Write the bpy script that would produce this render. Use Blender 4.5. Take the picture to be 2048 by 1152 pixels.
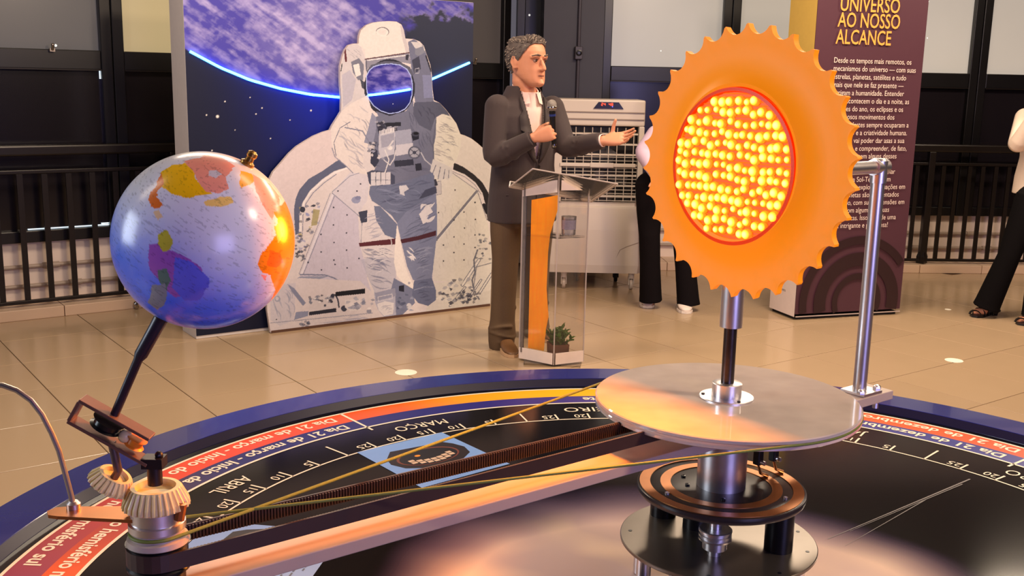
import bpy, bmesh, math, random
import numpy as np
from mathutils import Vector, Matrix
from mathutils.bvhtree import BVHTree
random.seed(7); np.random.seed(7)
for o in list(bpy.data.objects): bpy.data.objects.remove(o)
SC = bpy.context.scene; COL = SC.collection
PI = math.pi
def lin(c):
    f = lambda v: v/12.92 if v <= .04045 else ((v+.055)/1.055)**2.4
    return tuple(f(v/255) for v in c)
# ---------------------------------------------------------------- camera
CAM_H = 1.52; FPX = 2095.0
_p, _r = math.radians(11.26), math.radians(1.19)
_A = Matrix(((1, 0, 0), (0, -math.sin(_p), -math.cos(_p)), (0, math.cos(_p), -math.sin(_p))))
_B = Matrix(((math.cos(_r), -math.sin(_r), 0), (math.sin(_r), math.cos(_r), 0), (0, 0, 1)))
CM = _B @ _A                                   # world -> view (x right, y down, z forward)
cam = bpy.data.cameras.new('camera'); camo = bpy.data.objects.new('camera', cam); COL.objects.link(camo)
cam.sensor_width = 36; cam.lens = 36*FPX/2048; cam.clip_start = .02; cam.clip_end = 100
_R = Matrix((CM[0], -CM[1], -CM[2])).transposed()
camo.matrix_world = Matrix.Translation((0, 0, CAM_H)) @ _R.to_4x4()
SC.camera = camo
SC.view_settings.view_transform = 'Standard'; SC.view_settings.look = 'None'
SC.view_settings.gamma = 1; SC.view_settings.use_curve_mapping = False
SC.view_settings.exposure = 0.0
CAMP = Vector((0, 0, CAM_H))
def ray(x, y): return CM.transposed() @ Vector(((x-1024)/FPX, (y-576)/FPX, 1.0))
def on_z(x, y, z): d = ray(x, y); return CAMP + d*((z-CAM_H)/d.z)
def on_y(x, y, Y): d = ray(x, y); return CAMP + d*(Y/d.y)
def on_pl(x, y, n, d0): d = ray(x, y); return CAMP + d*((d0-CAMP.dot(n))/d.dot(n))
# ---------------------------------------------------------------- world and lamps
w = bpy.data.worlds.new('world'); SC.world = w; w.use_nodes = True
w.node_tree.nodes['Background'].inputs[0].default_value = (.55, .5, .6, 1)
w.node_tree.nodes['Background'].inputs[1].default_value = .20
def area(name, loc, target, sx, sy, power, color, spread=PI):
    l = bpy.data.lights.new(name, 'AREA'); l.shape = 'RECTANGLE'; l.size = sx; l.size_y = sy
    l.energy = power; l.color = color; l.spread = spread
    o = bpy.data.objects.new(name, l); COL.objects.link(o); o.location = loc
    d = Vector(target)-Vector(loc); o.rotation_euler = d.to_track_quat('-Z', 'Y').to_euler(); return o
WARM = (1, .80, .60)
area('ceiling_lamp', (1.6, 5.6, 3.12), (1.6, 5.6, 0), 1.6, .35, 110, WARM)
area('ceiling_lamp', (-1.2, 4.6, 3.12), (-1.2, 4.6, 0), 1.6, .35, 84, WARM)
area('ceiling_lamp', (4.0, 6.4, 3.12), (4.0, 6.4, 0), 1.6, .35, 95, WARM)
area('ceiling_lamp', (1.2, 2.4, 3.12), (1.2, 2.4, 0), 1.6, .35, 17, WARM)
area('ceiling_lamp', (-2.4, 1.4, 3.12), (-2.4, 1.4, 0), 1.6, .35, 12, WARM)
area('stage_lamp', (2.6, 1.2, 3.0), (.1, 5.8, 1.1), .5, .5, 85, (1, .76, .54))
area('window_daylight', (-4.2, 1.0, 1.9), (-.3, 1.6, 1.1), 1.6, 1.6, 78, (.78, .87, 1))  # unseen daylight from the left, added as plain area fill
area('window_daylight', (2.6, -2.2, 1.6), (.6, 1.8, 1.0), 1.8, 1.6, 85, (.46, .42, 1))  # violet fill added behind the camera; its source is unknown
# ---------------------------------------------------------------- materials
MATS = {}
def mat(name, col, rough=.5, metal=0., noise=.06, scale=30., bump=0., spec=.5, emit=None, es=0., alpha=1., trans=0., ior=1.45, sheen=0., lincol=False, coat=0.):
    if name in MATS: return MATS[name]
    m = bpy.data.materials.new(name); m.use_nodes = True; nt = m.node_tree; b = nt.nodes['Principled BSDF']
    c = col if lincol else lin(col)
    tc = nt.nodes.new('ShaderNodeTexCoord'); nz = nt.nodes.new('ShaderNodeTexNoise')
    nz.inputs['Scale'].default_value = scale; nz.inputs['Detail'].default_value = 4
    nt.links.new(tc.outputs['Object'], nz.inputs['Vector'])
    mx = nt.nodes.new('ShaderNodeMix'); mx.data_type = 'RGBA'
    mx.inputs['A'].default_value = (*[v*(1-noise) for v in c], 1); mx.inputs['B'].default_value = (*[min(1, v*(1+noise)) for v in c], 1)
    nt.links.new(nz.outputs['Fac'], mx.inputs['Factor']); nt.links.new(mx.outputs['Result'], b.inputs['Base Color'])
    b.inputs['Roughness'].default_value = rough; b.inputs['Metallic'].default_value = metal
    b.inputs['Specular IOR Level'].default_value = spec; b.inputs['IOR'].default_value = ior
    b.inputs['Transmission Weight'].default_value = trans; b.inputs['Alpha'].default_value = alpha
    b.inputs['Sheen Weight'].default_value = sheen; b.inputs['Coat Weight'].default_value = coat
    if emit: b.inputs['Emission Color'].default_value = (*emit, 1); b.inputs['Emission Strength'].default_value = es
    if bump:
        bp = nt.nodes.new('ShaderNodeBump'); bp.inputs['Strength'].default_value = bump; bp.inputs['Distance'].default_value = .004
        nt.links.new(nz.outputs['Fac'], bp.inputs['Height']); nt.links.new(bp.outputs['Normal'], b.inputs['Normal'])
    MATS[name] = m; return m
def mat_glow(name, col, strength):
    if name in MATS: return MATS[name]
    m = bpy.data.materials.new(name); m.use_nodes = True; nt = m.node_tree; b = nt.nodes['Principled BSDF']
    b.inputs['Base Color'].default_value = (*[min(1, v) for v in col], 1)
    b.inputs['Emission Color'].default_value = (*col, 1); b.inputs['Emission Strength'].default_value = strength
    MATS[name] = m; return m
def mat_clear(name, tint, gloss=.04, rough=.03, diffuse=0., dcol=(1, 1, 1)):
    """thin acrylic sheet: tinted see-through + mirror that grows at grazing angles + a little haze"""
    if name in MATS: return MATS[name]
    m = bpy.data.materials.new(name); m.use_nodes = True; nt = m.node_tree; N = nt.nodes; L = nt.links
    N.remove(N['Principled BSDF']); out = N['Material Output']
    t = N.new('ShaderNodeBsdfTransparent'); t.inputs[0].default_value = (*tint, 1)
    d = N.new('ShaderNodeBsdfDiffuse'); d.inputs[0].default_value = (*dcol, 1)
    g = N.new('ShaderNodeBsdfGlossy'); g.inputs['Roughness'].default_value = rough
    lw = N.new('ShaderNodeFresnel'); lw.inputs['IOR'].default_value = 1.35
    nz = N.new('ShaderNodeTexNoise'); nz.inputs['Scale'].default_value = 6
    ml = N.new('ShaderNodeMath'); ml.operation = 'MULTIPLY_ADD'; ml.inputs[1].default_value = diffuse*.5; ml.inputs[2].default_value = diffuse*.75
    L.new(nz.outputs['Fac'], ml.inputs[0])
    m1 = N.new('ShaderNodeMixShader'); m2 = N.new('ShaderNodeMixShader')
    L.new(ml.outputs[0], m1.inputs[0]); L.new(t.outputs[0], m1.inputs[1]); L.new(d.outputs[0], m1.inputs[2])
    ad = N.new('ShaderNodeMath'); ad.operation = 'ADD'; ad.inputs[1].default_value = gloss; L.new(lw.outputs[0], ad.inputs[0])
    L.new(ad.outputs[0], m2.inputs[0]); L.new(m1.outputs[0], m2.inputs[1]); L.new(g.outputs[0], m2.inputs[2])
    L.new(m2.outputs[0], out.inputs['Surface']); MATS[name] = m; return m
def mat_vcol(name, rough=.5, spec=.4, noise=0.):
    if name in MATS: return MATS[name]
    m = bpy.data.materials.new(name); m.use_nodes = True; nt = m.node_tree; b = nt.nodes['Principled BSDF']
    a = nt.nodes.new('ShaderNodeVertexColor'); a.layer_name = 'print'
    nt.links.new(a.outputs['Color'], b.inputs['Base Color']); b.inputs['Roughness'].default_value = rough
    b.inputs['Specular IOR Level'].default_value = spec; MATS[name] = m; return m
# ---------------------------------------------------------------- mesh builder
class MB:
    def __init__(s): s.v = []; s.f = []; s.sm = []
    def add(s, vs, fs, smooth=False):
        n = len(s.v); s.v += [tuple(p) for p in vs]; s.f += [tuple(i+n for i in f) for f in fs]; s.sm += [smooth]*len(fs); return s
    def box(s, c, size, M=None):
        """box of given size around c, axes turned by the 3x3 M"""
        M = M or Matrix.Identity(3); c = Vector(c); h = [x/2 for x in size]
        vs = [c + M @ Vector((i*h[0], j*h[1], k*h[2])) for i in (-1, 1) for j in (-1, 1) for k in (-1, 1)]
        return s.add(vs, [(0, 1, 3, 2), (4, 6, 7, 5), (0, 4, 5, 1), (2, 3, 7, 6), (0, 2, 6, 4), (1, 5, 7, 3)])
    def tube(s, pts, rad, seg=12, caps=True, smooth=True, flat=1.0, up=None):
        pts = [Vector(p) for p in pts]; n = len(pts); rad = rad if hasattr(rad, '__len__') else [rad]*n
        t0 = (pts[1]-pts[0]).normalized(); a = Vector(up) if up else (Vector((0, 0, 1)) if abs(t0.z) < .9 else Vector((1, 0, 0)))
        a = (a - t0*a.dot(t0)).normalized(); rings = []
        for i, p in enumerate(pts):
            t = (pts[min(i+1, n-1)]-pts[max(i-1, 0)]).normalized(); a = (a-t*a.dot(t)).normalized(); b = t.cross(a)
            rings.append([p + (b*math.cos(2*PI*k/seg) + a*(flat*math.sin(2*PI*k/seg)))*rad[i] for k in range(seg)])
        return s.loft(rings, caps, smooth)
    def loft(s, rings, caps=True, smooth=True, closed=True):
        m = len(rings[0]); vs = [p for r in rings for p in r]; fs = []
        for i in range(len(rings)-1):
            for k in range(m if closed else m-1):
                k2 = (k+1) % m; fs.append((i*m+k, i*m+k2, (i+1)*m+k2, (i+1)*m+k))
        s.add(vs, fs, smooth)
        if caps: s.add(rings[0], [tuple(range(m-1, -1, -1))]); s.add(rings[-1], [tuple(range(m))])
        return s
    def lathe(s, prof, o=(0, 0, 0), axis=(0, 0, 1), seg=32, smooth=True, caps=True):
        """profile [(r, h)] turned about axis through o"""
        o = Vector(o); ax = Vector(axis).normalized(); q = Vector((0, 0, 1)).rotation_difference(ax).to_matrix()
        rings = [[o + q @ Vector((r*math.cos(2*PI*k/seg), r*math.sin(2*PI*k/seg), h)) for k in range(seg)] for r, h in prof]
        return s.loft(rings, caps, smooth)
    def prism(s, poly, fr, to):
        """poly of 2D points; fr(u,v,w)->point; extruded between w=to[0] and w=to[1]"""
        n = len(poly); a = [fr(x, y, to[0]) for x, y in poly]; b = [fr(x, y, to[1]) for x, y in poly]
        return s.add(a+b, [tuple(range(n-1, -1, -1)), tuple(range(n, 2*n))] + [(i, (i+1) % n, n+(i+1) % n, n+i) for i in range(n)])
    def ball(s, c, r, seg=12, ring=8, sc=(1, 1, 1), M=None):
        M = M or Matrix.Identity(3); c = Vector(c); rs = []
        for i in range(1, ring):
            a = PI*i/ring; rs.append([c + M @ Vector((r*sc[0]*math.sin(a)*math.cos(2*PI*k/seg), r*sc[1]*math.sin(a)*math.sin(2*PI*k/seg), r*sc[2]*math.cos(a))) for k in range(seg)])
        n0 = len(s.v); s.loft(rs[::-1], False, True)
        t = len(s.v); s.v += [tuple(c+M @ Vector((0, 0, r*sc[2]))), tuple(c-M @ Vector((0, 0, r*sc[2])))]
        last = n0+(ring-2)*seg
        for k in range(seg):
            s.f.append((last+k, last+(k+1) % seg, t)); s.f.append((n0+(k+1) % seg, n0+k, t+1)); s.sm += [True, True]
        return s
    def mesh(s, name, m=None, fix=True):
        me = bpy.data.meshes.new(name); me.from_pydata(s.v, [], s.f)
        me.polygons.foreach_set('use_smooth', s.sm); me.update()
        if fix and len(s.f) < 20000:
            bm = bmesh.new(); bm.from_mesh(me); bmesh.ops.recalc_face_normals(bm, faces=bm.faces); bm.to_mesh(me); bm.free()
        if any(s.sm): me.set_sharp_from_angle(angle=.62)
        if m: me.materials.append(m)
        return me
def link(name, me, parent=None, label=None, bevel=0., kind=None):
    o = bpy.data.objects.new(name, me); COL.objects.link(o)
    if parent is not None:
        o.parent = parent; o.matrix_parent_inverse = WM[parent.name].inverted()
    WM[o.name] = Matrix.Identity(4)
    if label: o['label'] = label
    if kind: o['kind'] = kind
    if bevel:
        b = o.modifiers.new('bevel', 'BEVEL'); b.width = bevel; b.segments = 2; b.limit_method = 'ANGLE'; b.angle_limit = .7
    return o
WM = {}
def part(name, mb, m, parent=None, label=None, bevel=0., kind=None): return link(name, mb.mesh(name, m), parent, label, bevel, kind)
def thing(name, label, cat, loc=(0, 0, 0), group=None):
    o = bpy.data.objects.new(name, None); COL.objects.link(o); o.location = loc; o.empty_display_size = .1
    WM[o.name] = Matrix.Translation(loc); o['label'] = label; o['category'] = cat
    if group: o['group'] = group
    return o
def tag(o, label, cat, group=None):
    o['label'] = label; o['category'] = cat
    if group: o['group'] = group
    return o
def text2d(txt, size=1., bold=0., align='LEFT', space=1.):
    """verts (x, y) and faces of a line of lettering"""
    c = bpy.data.curves.new('t', 'FONT'); c.body = txt; c.size = size; c.offset = bold; c.align_x = align; c.space_character = space
    c.resolution_u = 3; o = bpy.data.objects.new('t', c); COL.objects.link(o)
    dg = bpy.context.evaluated_depsgraph_get(); me = bpy.data.meshes.new_from_object(o.evaluated_get(dg))
    v = [(p.co.x, p.co.y) for p in me.vertices]; f = [tuple(p.vertices) for p in me.polygons]
    bpy.data.objects.remove(o); bpy.data.curves.remove(c); bpy.data.meshes.remove(me); return v, f
def text_on(mb, txt, fr, size, width=None, **k):
    """lettering laid on a frame fr(x, y)->point; squeezed to width when given"""
    v, f = text2d(txt, size, **k); s = 1.
    if width: s = width/max(x for x, y in v)
    mb.add([fr(x*s, y) for x, y in v], f); return mb
def painted(name, nu, nv, fr, paint, m, parent, keep=None, label=None):
    """flat print: a grid of points fr(i, j arrays) -> Nx3, coloured by paint(points) -> Nx3 linear colours"""
    iu, iv = np.meshgrid(np.arange(nu), np.arange(nv), indexing='xy'); P = fr(iu.ravel()/(nu-1), iv.ravel()/(nv-1)).astype(np.float32)
    Cc = np.clip(paint(P), 0, 1); idx = np.arange(nu*nv).reshape(nv, nu)
    q = np.stack([idx[:-1, :-1], idx[:-1, 1:], idx[1:, 1:], idx[1:, :-1]], -1).reshape(-1, 4)
    if keep is not None:
        k = keep(P); q = q[k[q].all(1)]; u = np.unique(q); mp = np.zeros(nu*nv, int); mp[u] = np.arange(len(u)); q = mp[q]; P = P[u]; Cc = Cc[u]
    me = bpy.data.meshes.new(name); me.vertices.add(len(P)); me.vertices.foreach_set('co', P.ravel())
    me.loops.add(q.size); me.loops.foreach_set('vertex_index', q.ravel().astype(np.int32)); me.polygons.add(len(q))
    me.polygons.foreach_set('loop_start', np.arange(0, q.size, 4, dtype=np.int32)); me.update(calc_edges=True)
    a = me.color_attributes.new('print', 'FLOAT_COLOR', 'POINT'); a.data.foreach_set('color', np.c_[Cc, np.ones(len(Cc))].astype(np.float32).ravel())
    me.materials.append(m); return link(name, me, parent, label)
def to_px(P):
    """where points sit in the photograph (used to copy flat prints point by point)"""
    M = np.array(CM); c = (np.asarray(P)-np.array(CAMP)) @ M.T; return 1024+FPX*c[:, 0]/c[:, 2], 576+FPX*c[:, 1]/c[:, 2]
def fbm(x, y, oct=5, seed=0):
    r = np.random.RandomState(seed); out = 0; amp = 1; tot = 0
    for o in range(oct):
        g = r.rand(64, 64); xi = np.floor(x).astype(int); yi = np.floor(y).astype(int); fx = x-xi; fy = y-yi
        fx = fx*fx*(3-2*fx); fy = fy*fy*(3-2*fy); a = g[yi % 64, xi % 64]; b = g[yi % 64, (xi+1) % 64]; c = g[(yi+1) % 64, xi % 64]; d = g[(yi+1) % 64, (xi+1) % 64]
        out = out + amp*((a*(1-fx)+b*fx)*(1-fy)+(c*(1-fx)+d*fx)*fy); tot += amp; amp *= .55; x = x*2.03+7.1; y = y*2.03+3.7
    return out/tot
# ================================================================ the room
UA = Vector((-.5918, .8061, 0)); WA = Vector((.8061, .5918, 0))      # left wall: outward normal, run to the right
_c = math.radians(3.5); WC = Vector((math.cos(_c), math.sin(_c), 0)); UC = Vector((-math.sin(_c), math.cos(_c), 0))
UP = Vector((0, 0, 1))
DA, DC = 7.05, 8.69
KX = (-.5918*.0 , 0)
det = UA.x*UC.y-UA.y*UC.x
CORNER = Vector(((DA*UC.y-UA.y*DC)/det, (UA.x*DC-DA*UC.x)/det, 0))
SA, SCn = CORNER.dot(WA), CORNER.dot(WC)
def fa(s, d, z): return WA*s+UA*d+UP*z
def fc(s, d, z): return WC*s+UC*d+UP*z
RA = Matrix((WA, UA, UP)).transposed(); RC = Matrix((WC, UC, UP)).transposed()
M_wall = mat('wall_cream_paint', (232, 212, 196), .6, noise=.05, scale=3)
M_dark = mat('wall_dark_paint', (38, 36, 46), .55, noise=.1, scale=4)
M_ceil = mat('ceiling_paint', (120, 110, 104), .8, noise=.04, scale=5)
M_frame = mat('window_frame_black', (16, 14, 16), .3, noise=.2, scale=9)
M_rail = mat('railing_bronze', (30, 24, 22), .32, metal=.3, noise=.15, scale=25)
M_grout = mat('floor_grout', (112, 84, 62), .7)
M_kerb = mat('kerb_stone', (205, 175, 148), .35, noise=.08, scale=4)
# ---- floor: slab of grout and a loose tile for every square
S = .534; uv_u = Vector((-.5918, .8061, 0)); uv_v = Vector((-.8061, -.5918, 0)); U0, V0 = 5.282, -1.078
floor = part('floor', MB().box((1.2, 4.2, -.056), (15, 15, .1)), M_grout, kind='structure')
def tile_mat():
    m = mat('floor_tile', (172, 146, 116), .16, noise=.035, scale=1.6, spec=.5)
    nt = m.node_tree; b = nt.nodes['Principled BSDF']; src = b.inputs['Base Color'].links[0].from_socket
    oi = nt.nodes.new('ShaderNodeObjectInfo'); hs = nt.nodes.new('ShaderNodeHueSaturation')
    ma = nt.nodes.new('ShaderNodeMath'); ma.operation = 'MULTIPLY_ADD'; ma.inputs[1].default_value = .07; ma.inputs[2].default_value = .965
    nt.links.new(oi.outputs['Random'], ma.inputs[0]); nt.links.new(ma.outputs[0], hs.inputs['Value']); nt.links.new(src, hs.inputs['Color']); nt.links.new(hs.outputs['Color'], b.inputs['Base Color'])
    n2 = nt.nodes.new('ShaderNodeTexNoise'); n2.inputs['Scale'].default_value = 5; r = nt.nodes.new('ShaderNodeMapRange')
    r.inputs['To Min'].default_value = .13; r.inputs['To Max'].default_value = .26; nt.links.new(n2.outputs['Fac'], r.inputs['Value']); nt.links.new(r.outputs['Result'], b.inputs['Roughness'])
    return m
M_tile = tile_mat()
def tile_mb(mb, c):
    g = S/2-.0022; e = .0018
    vs = [c+uv_u*(a*(g-k))+uv_v*(b*(g-k))+UP*z for z, k in ((-.006, 0), (-.0012, 0), (0, e)) for a, b in ((-1, -1), (1, -1), (1, 1), (-1, 1))]
    fs = [(8, 9, 10, 11)] + [(r*4+i, r*4+(i+1) % 4, r*4+4+(i+1) % 4, r*4+4+i) for r in (0, 1) for i in range(4)]
    return mb.add(vs, fs)
tiles = []
for i in range(-14, 8):
    for j in range(-14, 13):
        c = uv_u*(U0+(i-.5)*S)+uv_v*(V0+(j-.5)*S)
        if c.dot(UA) > 6.95 or c.dot(UC) > 8.6 or c.x > 6.5 or c.y < -2.6 or c.x < -5: continue
        pr = CM @ (c-CAMP)
        vis = pr.z > .5 and -60 < 1024+FPX*pr.x/pr.z < 2110 and 400 < 576+FPX*pr.y/pr.z < 1250
        tiles.append((0 if vis else 1, c.length, c))
tiles.sort(key=lambda t: (t[0], t[1]))
tile_me = tile_mb(MB(), Vector((0, 0, 0))).mesh('tile', M_tile)
for _, _, c in tiles[:295]:
    o = link('tile', tile_me, floor); o.location = c
rest = MB()
for _, _, c in tiles[295:]: tile_mb(rest, c)
if rest.v: part('tile_field', rest, M_tile, floor, kind='stuff')
# ---- walls
def wall(name, mb, m): return part(name, mb, m, kind='structure')
ZS, ZT = .455, 2.72                                            # sill height, window head
wl = wall('wall_left', MB().box(fa(SA-4, DA+.12, ZS/2), (8, .2, ZS), RA).box(fa(SA-4, DA+.12, (ZT+3.2)/2), (8, .2, 3.2-ZT), RA), M_wall)
wb = wall('wall_back', MB().box(fc(SCn+4.2, DC+.12, ZS/2), (8.4, .2, ZS), RC).box(fc(SCn+4.2, DC+.12, (ZT+3.2)/2), (8.4, .2, 3.2-ZT), RC), M_wall)
wall('wall_right', MB().box((8.2, 3.2, 1.6), (.2, 12.5, 3.2)), M_dark)
wall('wall_front', MB().box((1.5, -3.2, 1.6), (13.6, .2, 3.2)), M_dark)
wall('wall_side', MB().box((-5.3, .2, 1.6), (.2, 7.0, 3.2)), M_dark)
wall('ceiling', MB().box((1.3, 3.2, 3.25), (14.2, 13.2, .1)), M_ceil)
# ---- windows
def pane_mat(name, col, em, dots=60, seed=0.):
    m = mat(name, col, .25, noise=.06, scale=1.5, spec=.3); nt = m.node_tree; b = nt.nodes['Principled BSDF']; N, L = nt.nodes, nt.links
    src = b.inputs['Base Color'].links[0].from_socket
    tc = N.new('ShaderNodeTexCoord'); mp = N.new('ShaderNodeMapping'); mp.inputs['Location'].default_value = (seed, seed*1.7, seed*.6); L.new(tc.outputs['Object'], mp.inputs['Vector'])
    vo = N.new('ShaderNodeTexVoronoi'); vo.inputs['Scale'].default_value = 9; L.new(mp.outputs[0], vo.inputs['Vector'])
    rc = N.new('ShaderNodeSeparateColor'); L.new(vo.outputs['Color'], rc.inputs[0])
    th = N.new('ShaderNodeMath'); th.operation = 'MULTIPLY'; th.inputs[1].default_value = .09; L.new(rc.outputs[0], th.inputs[0])
    lt = N.new('ShaderNodeMath'); lt.operation = 'LESS_THAN'; L.new(vo.outputs['Distance'], lt.inputs[0]); L.new(th.outputs[0], lt.inputs[1])
    gt = N.new('ShaderNodeMath'); gt.operation = 'GREATER_THAN'; gt.inputs[1].default_value = .55; L.new(rc.outputs[1], gt.inputs[0])
    an = N.new('ShaderNodeMath'); an.operation = 'MULTIPLY'; L.new(lt.outputs[0], an.inputs[0]); L.new(gt.outputs[0], an.inputs[1])
    mx = N.new('ShaderNodeMix'); mx.data_type = 'RGBA'; L.new(an.outputs[0], mx.inputs['Factor']); L.new(src, mx.inputs['A']); mx.inputs['B'].default_value = (1, .97, .9, 1)
    L.new(mx.outputs['Result'], b.inputs['Emission Color'])
    es = N.new('ShaderNodeMath'); es.operation = 'MULTIPLY_ADD'; es.inputs[1].default_value = .8; es.inputs[2].default_value = em; L.new(an.outputs[0], es.inputs[0]); L.new(es.outputs[0], b.inputs['Emission Strength'])
    return m
M_low = mat('blackout_film', (24, 20, 24), .18, noise=.25, scale=2.2)
M_slit = mat_glow('daylight_slit', (.75, .9, 1), 1.1)
M_latch = mat('latch_metal', (150, 140, 130), .3, metal=.9)
wn = [0]
def window(fr, R, s0, s1, d, pm, latch=True, slit=False):
    wn[0] += 1; root = link('window_%d' % wn[0], MB().box(fr((s0+s1)/2, d+.05, (ZS+ZT)/2), (s1-s0, .02, ZT-ZS), R).mesh('window', M_frame)); root['kind'] = 'structure'
    t = .07
    for a in (s0+t/2, s1-t/2): part('stile', MB().box(fr(a, d, (ZS+ZT)/2), (t, .09, ZT-ZS), R), M_frame, root, bevel=.006)
    for a, b in ((ZS, ZS+.075), (1.525, 1.645), (ZT-.07, ZT)): part('frame_rail', MB().box(fr((s0+s1)/2, d, (a+b)/2), (s1-s0-2*t, .08, b-a), R), M_frame, root, bevel=.006)
    part('glass_bead', MB().box(fr((s0+s1)/2, d-.042, 1.524), (s1-s0-2*t, .01, .008), R), M_rail, root)
    part('upper_pane', MB().box(fr((s0+s1)/2, d+.01, (1.645+ZT-.07)/2), (s1-s0-2*t, .012, ZT-.07-1.645), R), pm, root)
    part('lower_pane', MB().box(fr((s0+s1)/2, d+.01, (ZS+.075+1.525)/2), (s1-s0-2*t, .012, 1.525-ZS-.075), R), M_low, root)
    if latch:
        l = MB(); l.box(fr(s0*.35+s1*.65, d-.055, 1.64), (.03, .03, .02), R).tube([fr(s0*.35+s1*.65, d-.07, 1.64), fr(s0*.35+s1*.65, d-.085, 1.665)], .008, 8).ball(fr(s0*.35+s1*.65, d-.085, 1.67), .011, 8, 6)
        part('latch', l, M_latch, root)
    if slit:
        k = MB(); k.box(fr(s0*.3+s1*.7, d-.001, ZS+.08), (.5, .014, .005), R); k.box(fr(s1-t-.02, d-.001, ZS+.09), (.05, .014, .006), R); k.box(fr(s1-t-.003, d-.001, 1.5), (.005, .014, .06), R)
        part('daylight_gap', k, M_slit, root)
    return root
P_dk = pane_mat('pane_grey_dark', (98, 98, 100), .14, seed=1.3); P_ye = pane_mat('pane_yellowed', (196, 184, 146), .22, seed=5.1)
P_mid = pane_mat('pane_grey_mid', (92, 88, 88), .06, seed=2.2); P_lt = pane_mat('pane_grey_light', (180, 178, 172), .36, seed=3.9); P_dk2 = pane_mat('pane_grey_shadow', (60, 60, 66), .04, seed=8.)  # corner pane in the darkest grey
sm = on_pl(219, 60, UA, DA).dot(WA); pa = (SA-.02-sm)/3
for k, pm in ((-2, P_dk), (-1, P_dk), (0, P_ye), (1, P_mid), (2, P_mid)): window(fa, RA, sm+k*pa+.002, sm+(k+1)*pa-.002, DA, pm, slit=(k == -1))
sc0 = on_pl(1462, 40, UC, DC).dot(WC); pc = (on_pl(1963, 40, UC, DC).dot(WC)-sc0)/2
for k, pm in ((-2, P_dk2), (-1, P_lt), (0, P_lt), (1, P_lt), (2, P_lt), (3, P_lt), (4, P_lt)):
    a = max(sc0+k*pc+.002, SCn+.05); window(fc, RC, a, sc0+(k+1)*pc-.002, DC, pm, latch=k != 1)
# stile running below the sill at the right
# ---- conduits on the low walls
M_cond = mat('conduit_grey', (168, 148, 132), .4)
for fr, s0, s1, d in ((fa, SA-7.5, SA-.1, DA-.0), (fc, SCn+.1, SCn+7.5, DC-.0)):
    k = MB()
    for z in (.30, .175): k.tube([fr(s0, d, z), fr(s1, d, z)], .013, 10)
    for q in range(12):
        s = s0+(q+.35)*(s1-s0)/12; k.tube([fr(s-.05, d, .30), fr(s+.05, d, .30)], .019, 10).tube([fr(s+.1, d, .175), fr(s+.18, d, .175)], .019, 10)
    part('conduit', k, M_cond, wl if fr is fa else wb)
# ---- kerb (baseboard step) and its joints
def kerb(name, fr, R, s0, s1, d0, d1):
    root = part(name, MB().box(fr((s0+s1)/2, (d0+d1)/2+.01, .03), (s1-s0, d1-d0-.01, .058), R), M_grout, kind='structure')
    n = int((s1-s0)/.534)
    for i in range(n):
        a = s0+i*.534; part('kerb_stone', MB().box(fr(a+.267, (d0+d1)/2, .034), (.53, d1-d0, .068), R), M_kerb, root, bevel=.004)
kerb('baseboard_left', fa, RA, SA-6.9+.13, SA-.05, 6.845, DA+.02); kerb('baseboard_back', fc, RC, SCn+.25, SCn+6.7, 8.41, DC+.02)
# ---- column in the corner with its conduit and socket box
cs0, cs1 = on_pl(1086, 120, UC, 8.35).dot(WC), on_pl(1206, 120, UC, 8.35).dot(WC)
M_col = mat('column_paint', (50, 48, 60), .5, noise=.12, scale=5)
colm = part('trim_1', MB().box(fc((cs0+cs1)/2, 8.50, 1.6), (cs1-cs0, .30, 3.2), RC), M_col, kind='structure')
cx = on_pl(1156, 120, UC, 8.35).dot(WC); M_cc = mat('column_conduit', (62, 56, 66), .4)
part('conduit', MB().tube([fc(cx, 8.335, 0), fc(cx, 8.335, 3.19)], .013, 12), M_cc, colm)
zb_ = on_pl(1156, 106, UC, 8.35).z
part('socket_box', MB().box(fc(cx, 8.325, zb_), (.06, .05, .10), RC), M_cc, colm, bevel=.006)
part('socket', MB().lathe([(.024, 0), (.024, .004), (.016, .006), (.012, .001), (0.001, .001)], fc(cx, 8.30, zb_), -UC, 20), mat('socket_black', (14, 13, 15), .3), colm)
# ---- railings
def railing(name, label, fr, R, s0, s1, d, first, pitch, posts):
    t = thing(name, label, 'railing', fr((s0+s1)/2, d, .068))
    part('handrail', MB().box(fr((s0+s1)/2, d, 1.035), (s1-s0, .055, .065), R), M_rail, t, bevel=.012)
    part('upper_rail', MB().box(fr((s0+s1)/2, d, .905), (s1-s0, .03, .022), R), M_rail, t, bevel=.003)
    part('bottom_rail', MB().box(fr((s0+s1)/2, d, .098), (s1-s0, .03, .022), R), M_rail, t, bevel=.003)
    me = None; s = first
    while s > s0+.05: s -= pitch
    s += pitch
    while s < s1-.02:
        if all(abs(s-p) > .05 for p in posts):
            if me is None: me = MB().box((0, 0, 0), (.034, .014, .78), R).mesh('baluster', M_rail)
            o = link('baluster', me, t); o.location = fr(s, d, .500) - Vector(t.location); o.matrix_parent_inverse = Matrix.Identity(4)
        s += pitch
    for p in posts:
        part('post', MB().box(fr(p, d, .555), (.055, .055, .90), R), M_rail, t, bevel=.004)
        part('post_foot', MB().lathe([(.036, 0), (.048, .004), (.048, .06), (.034, .10)], fr(p, d, .068), seg=4, smooth=False), M_rail, t)
    return t
ra = lambda x, y: on_pl(x, y, UA, 6.93).dot(WA); rc = lambda x, y: on_pl(x, y, UC, 8.50).dot(WC)
railing('railing', 'dark bronze railing with thin balusters behind the globe on the left', fa, RA, SA-6.5, ra(700, 300), 6.93, ra(96, 470), (ra(144, 470)-ra(96, 470)), [ra(346, 300)])
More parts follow.
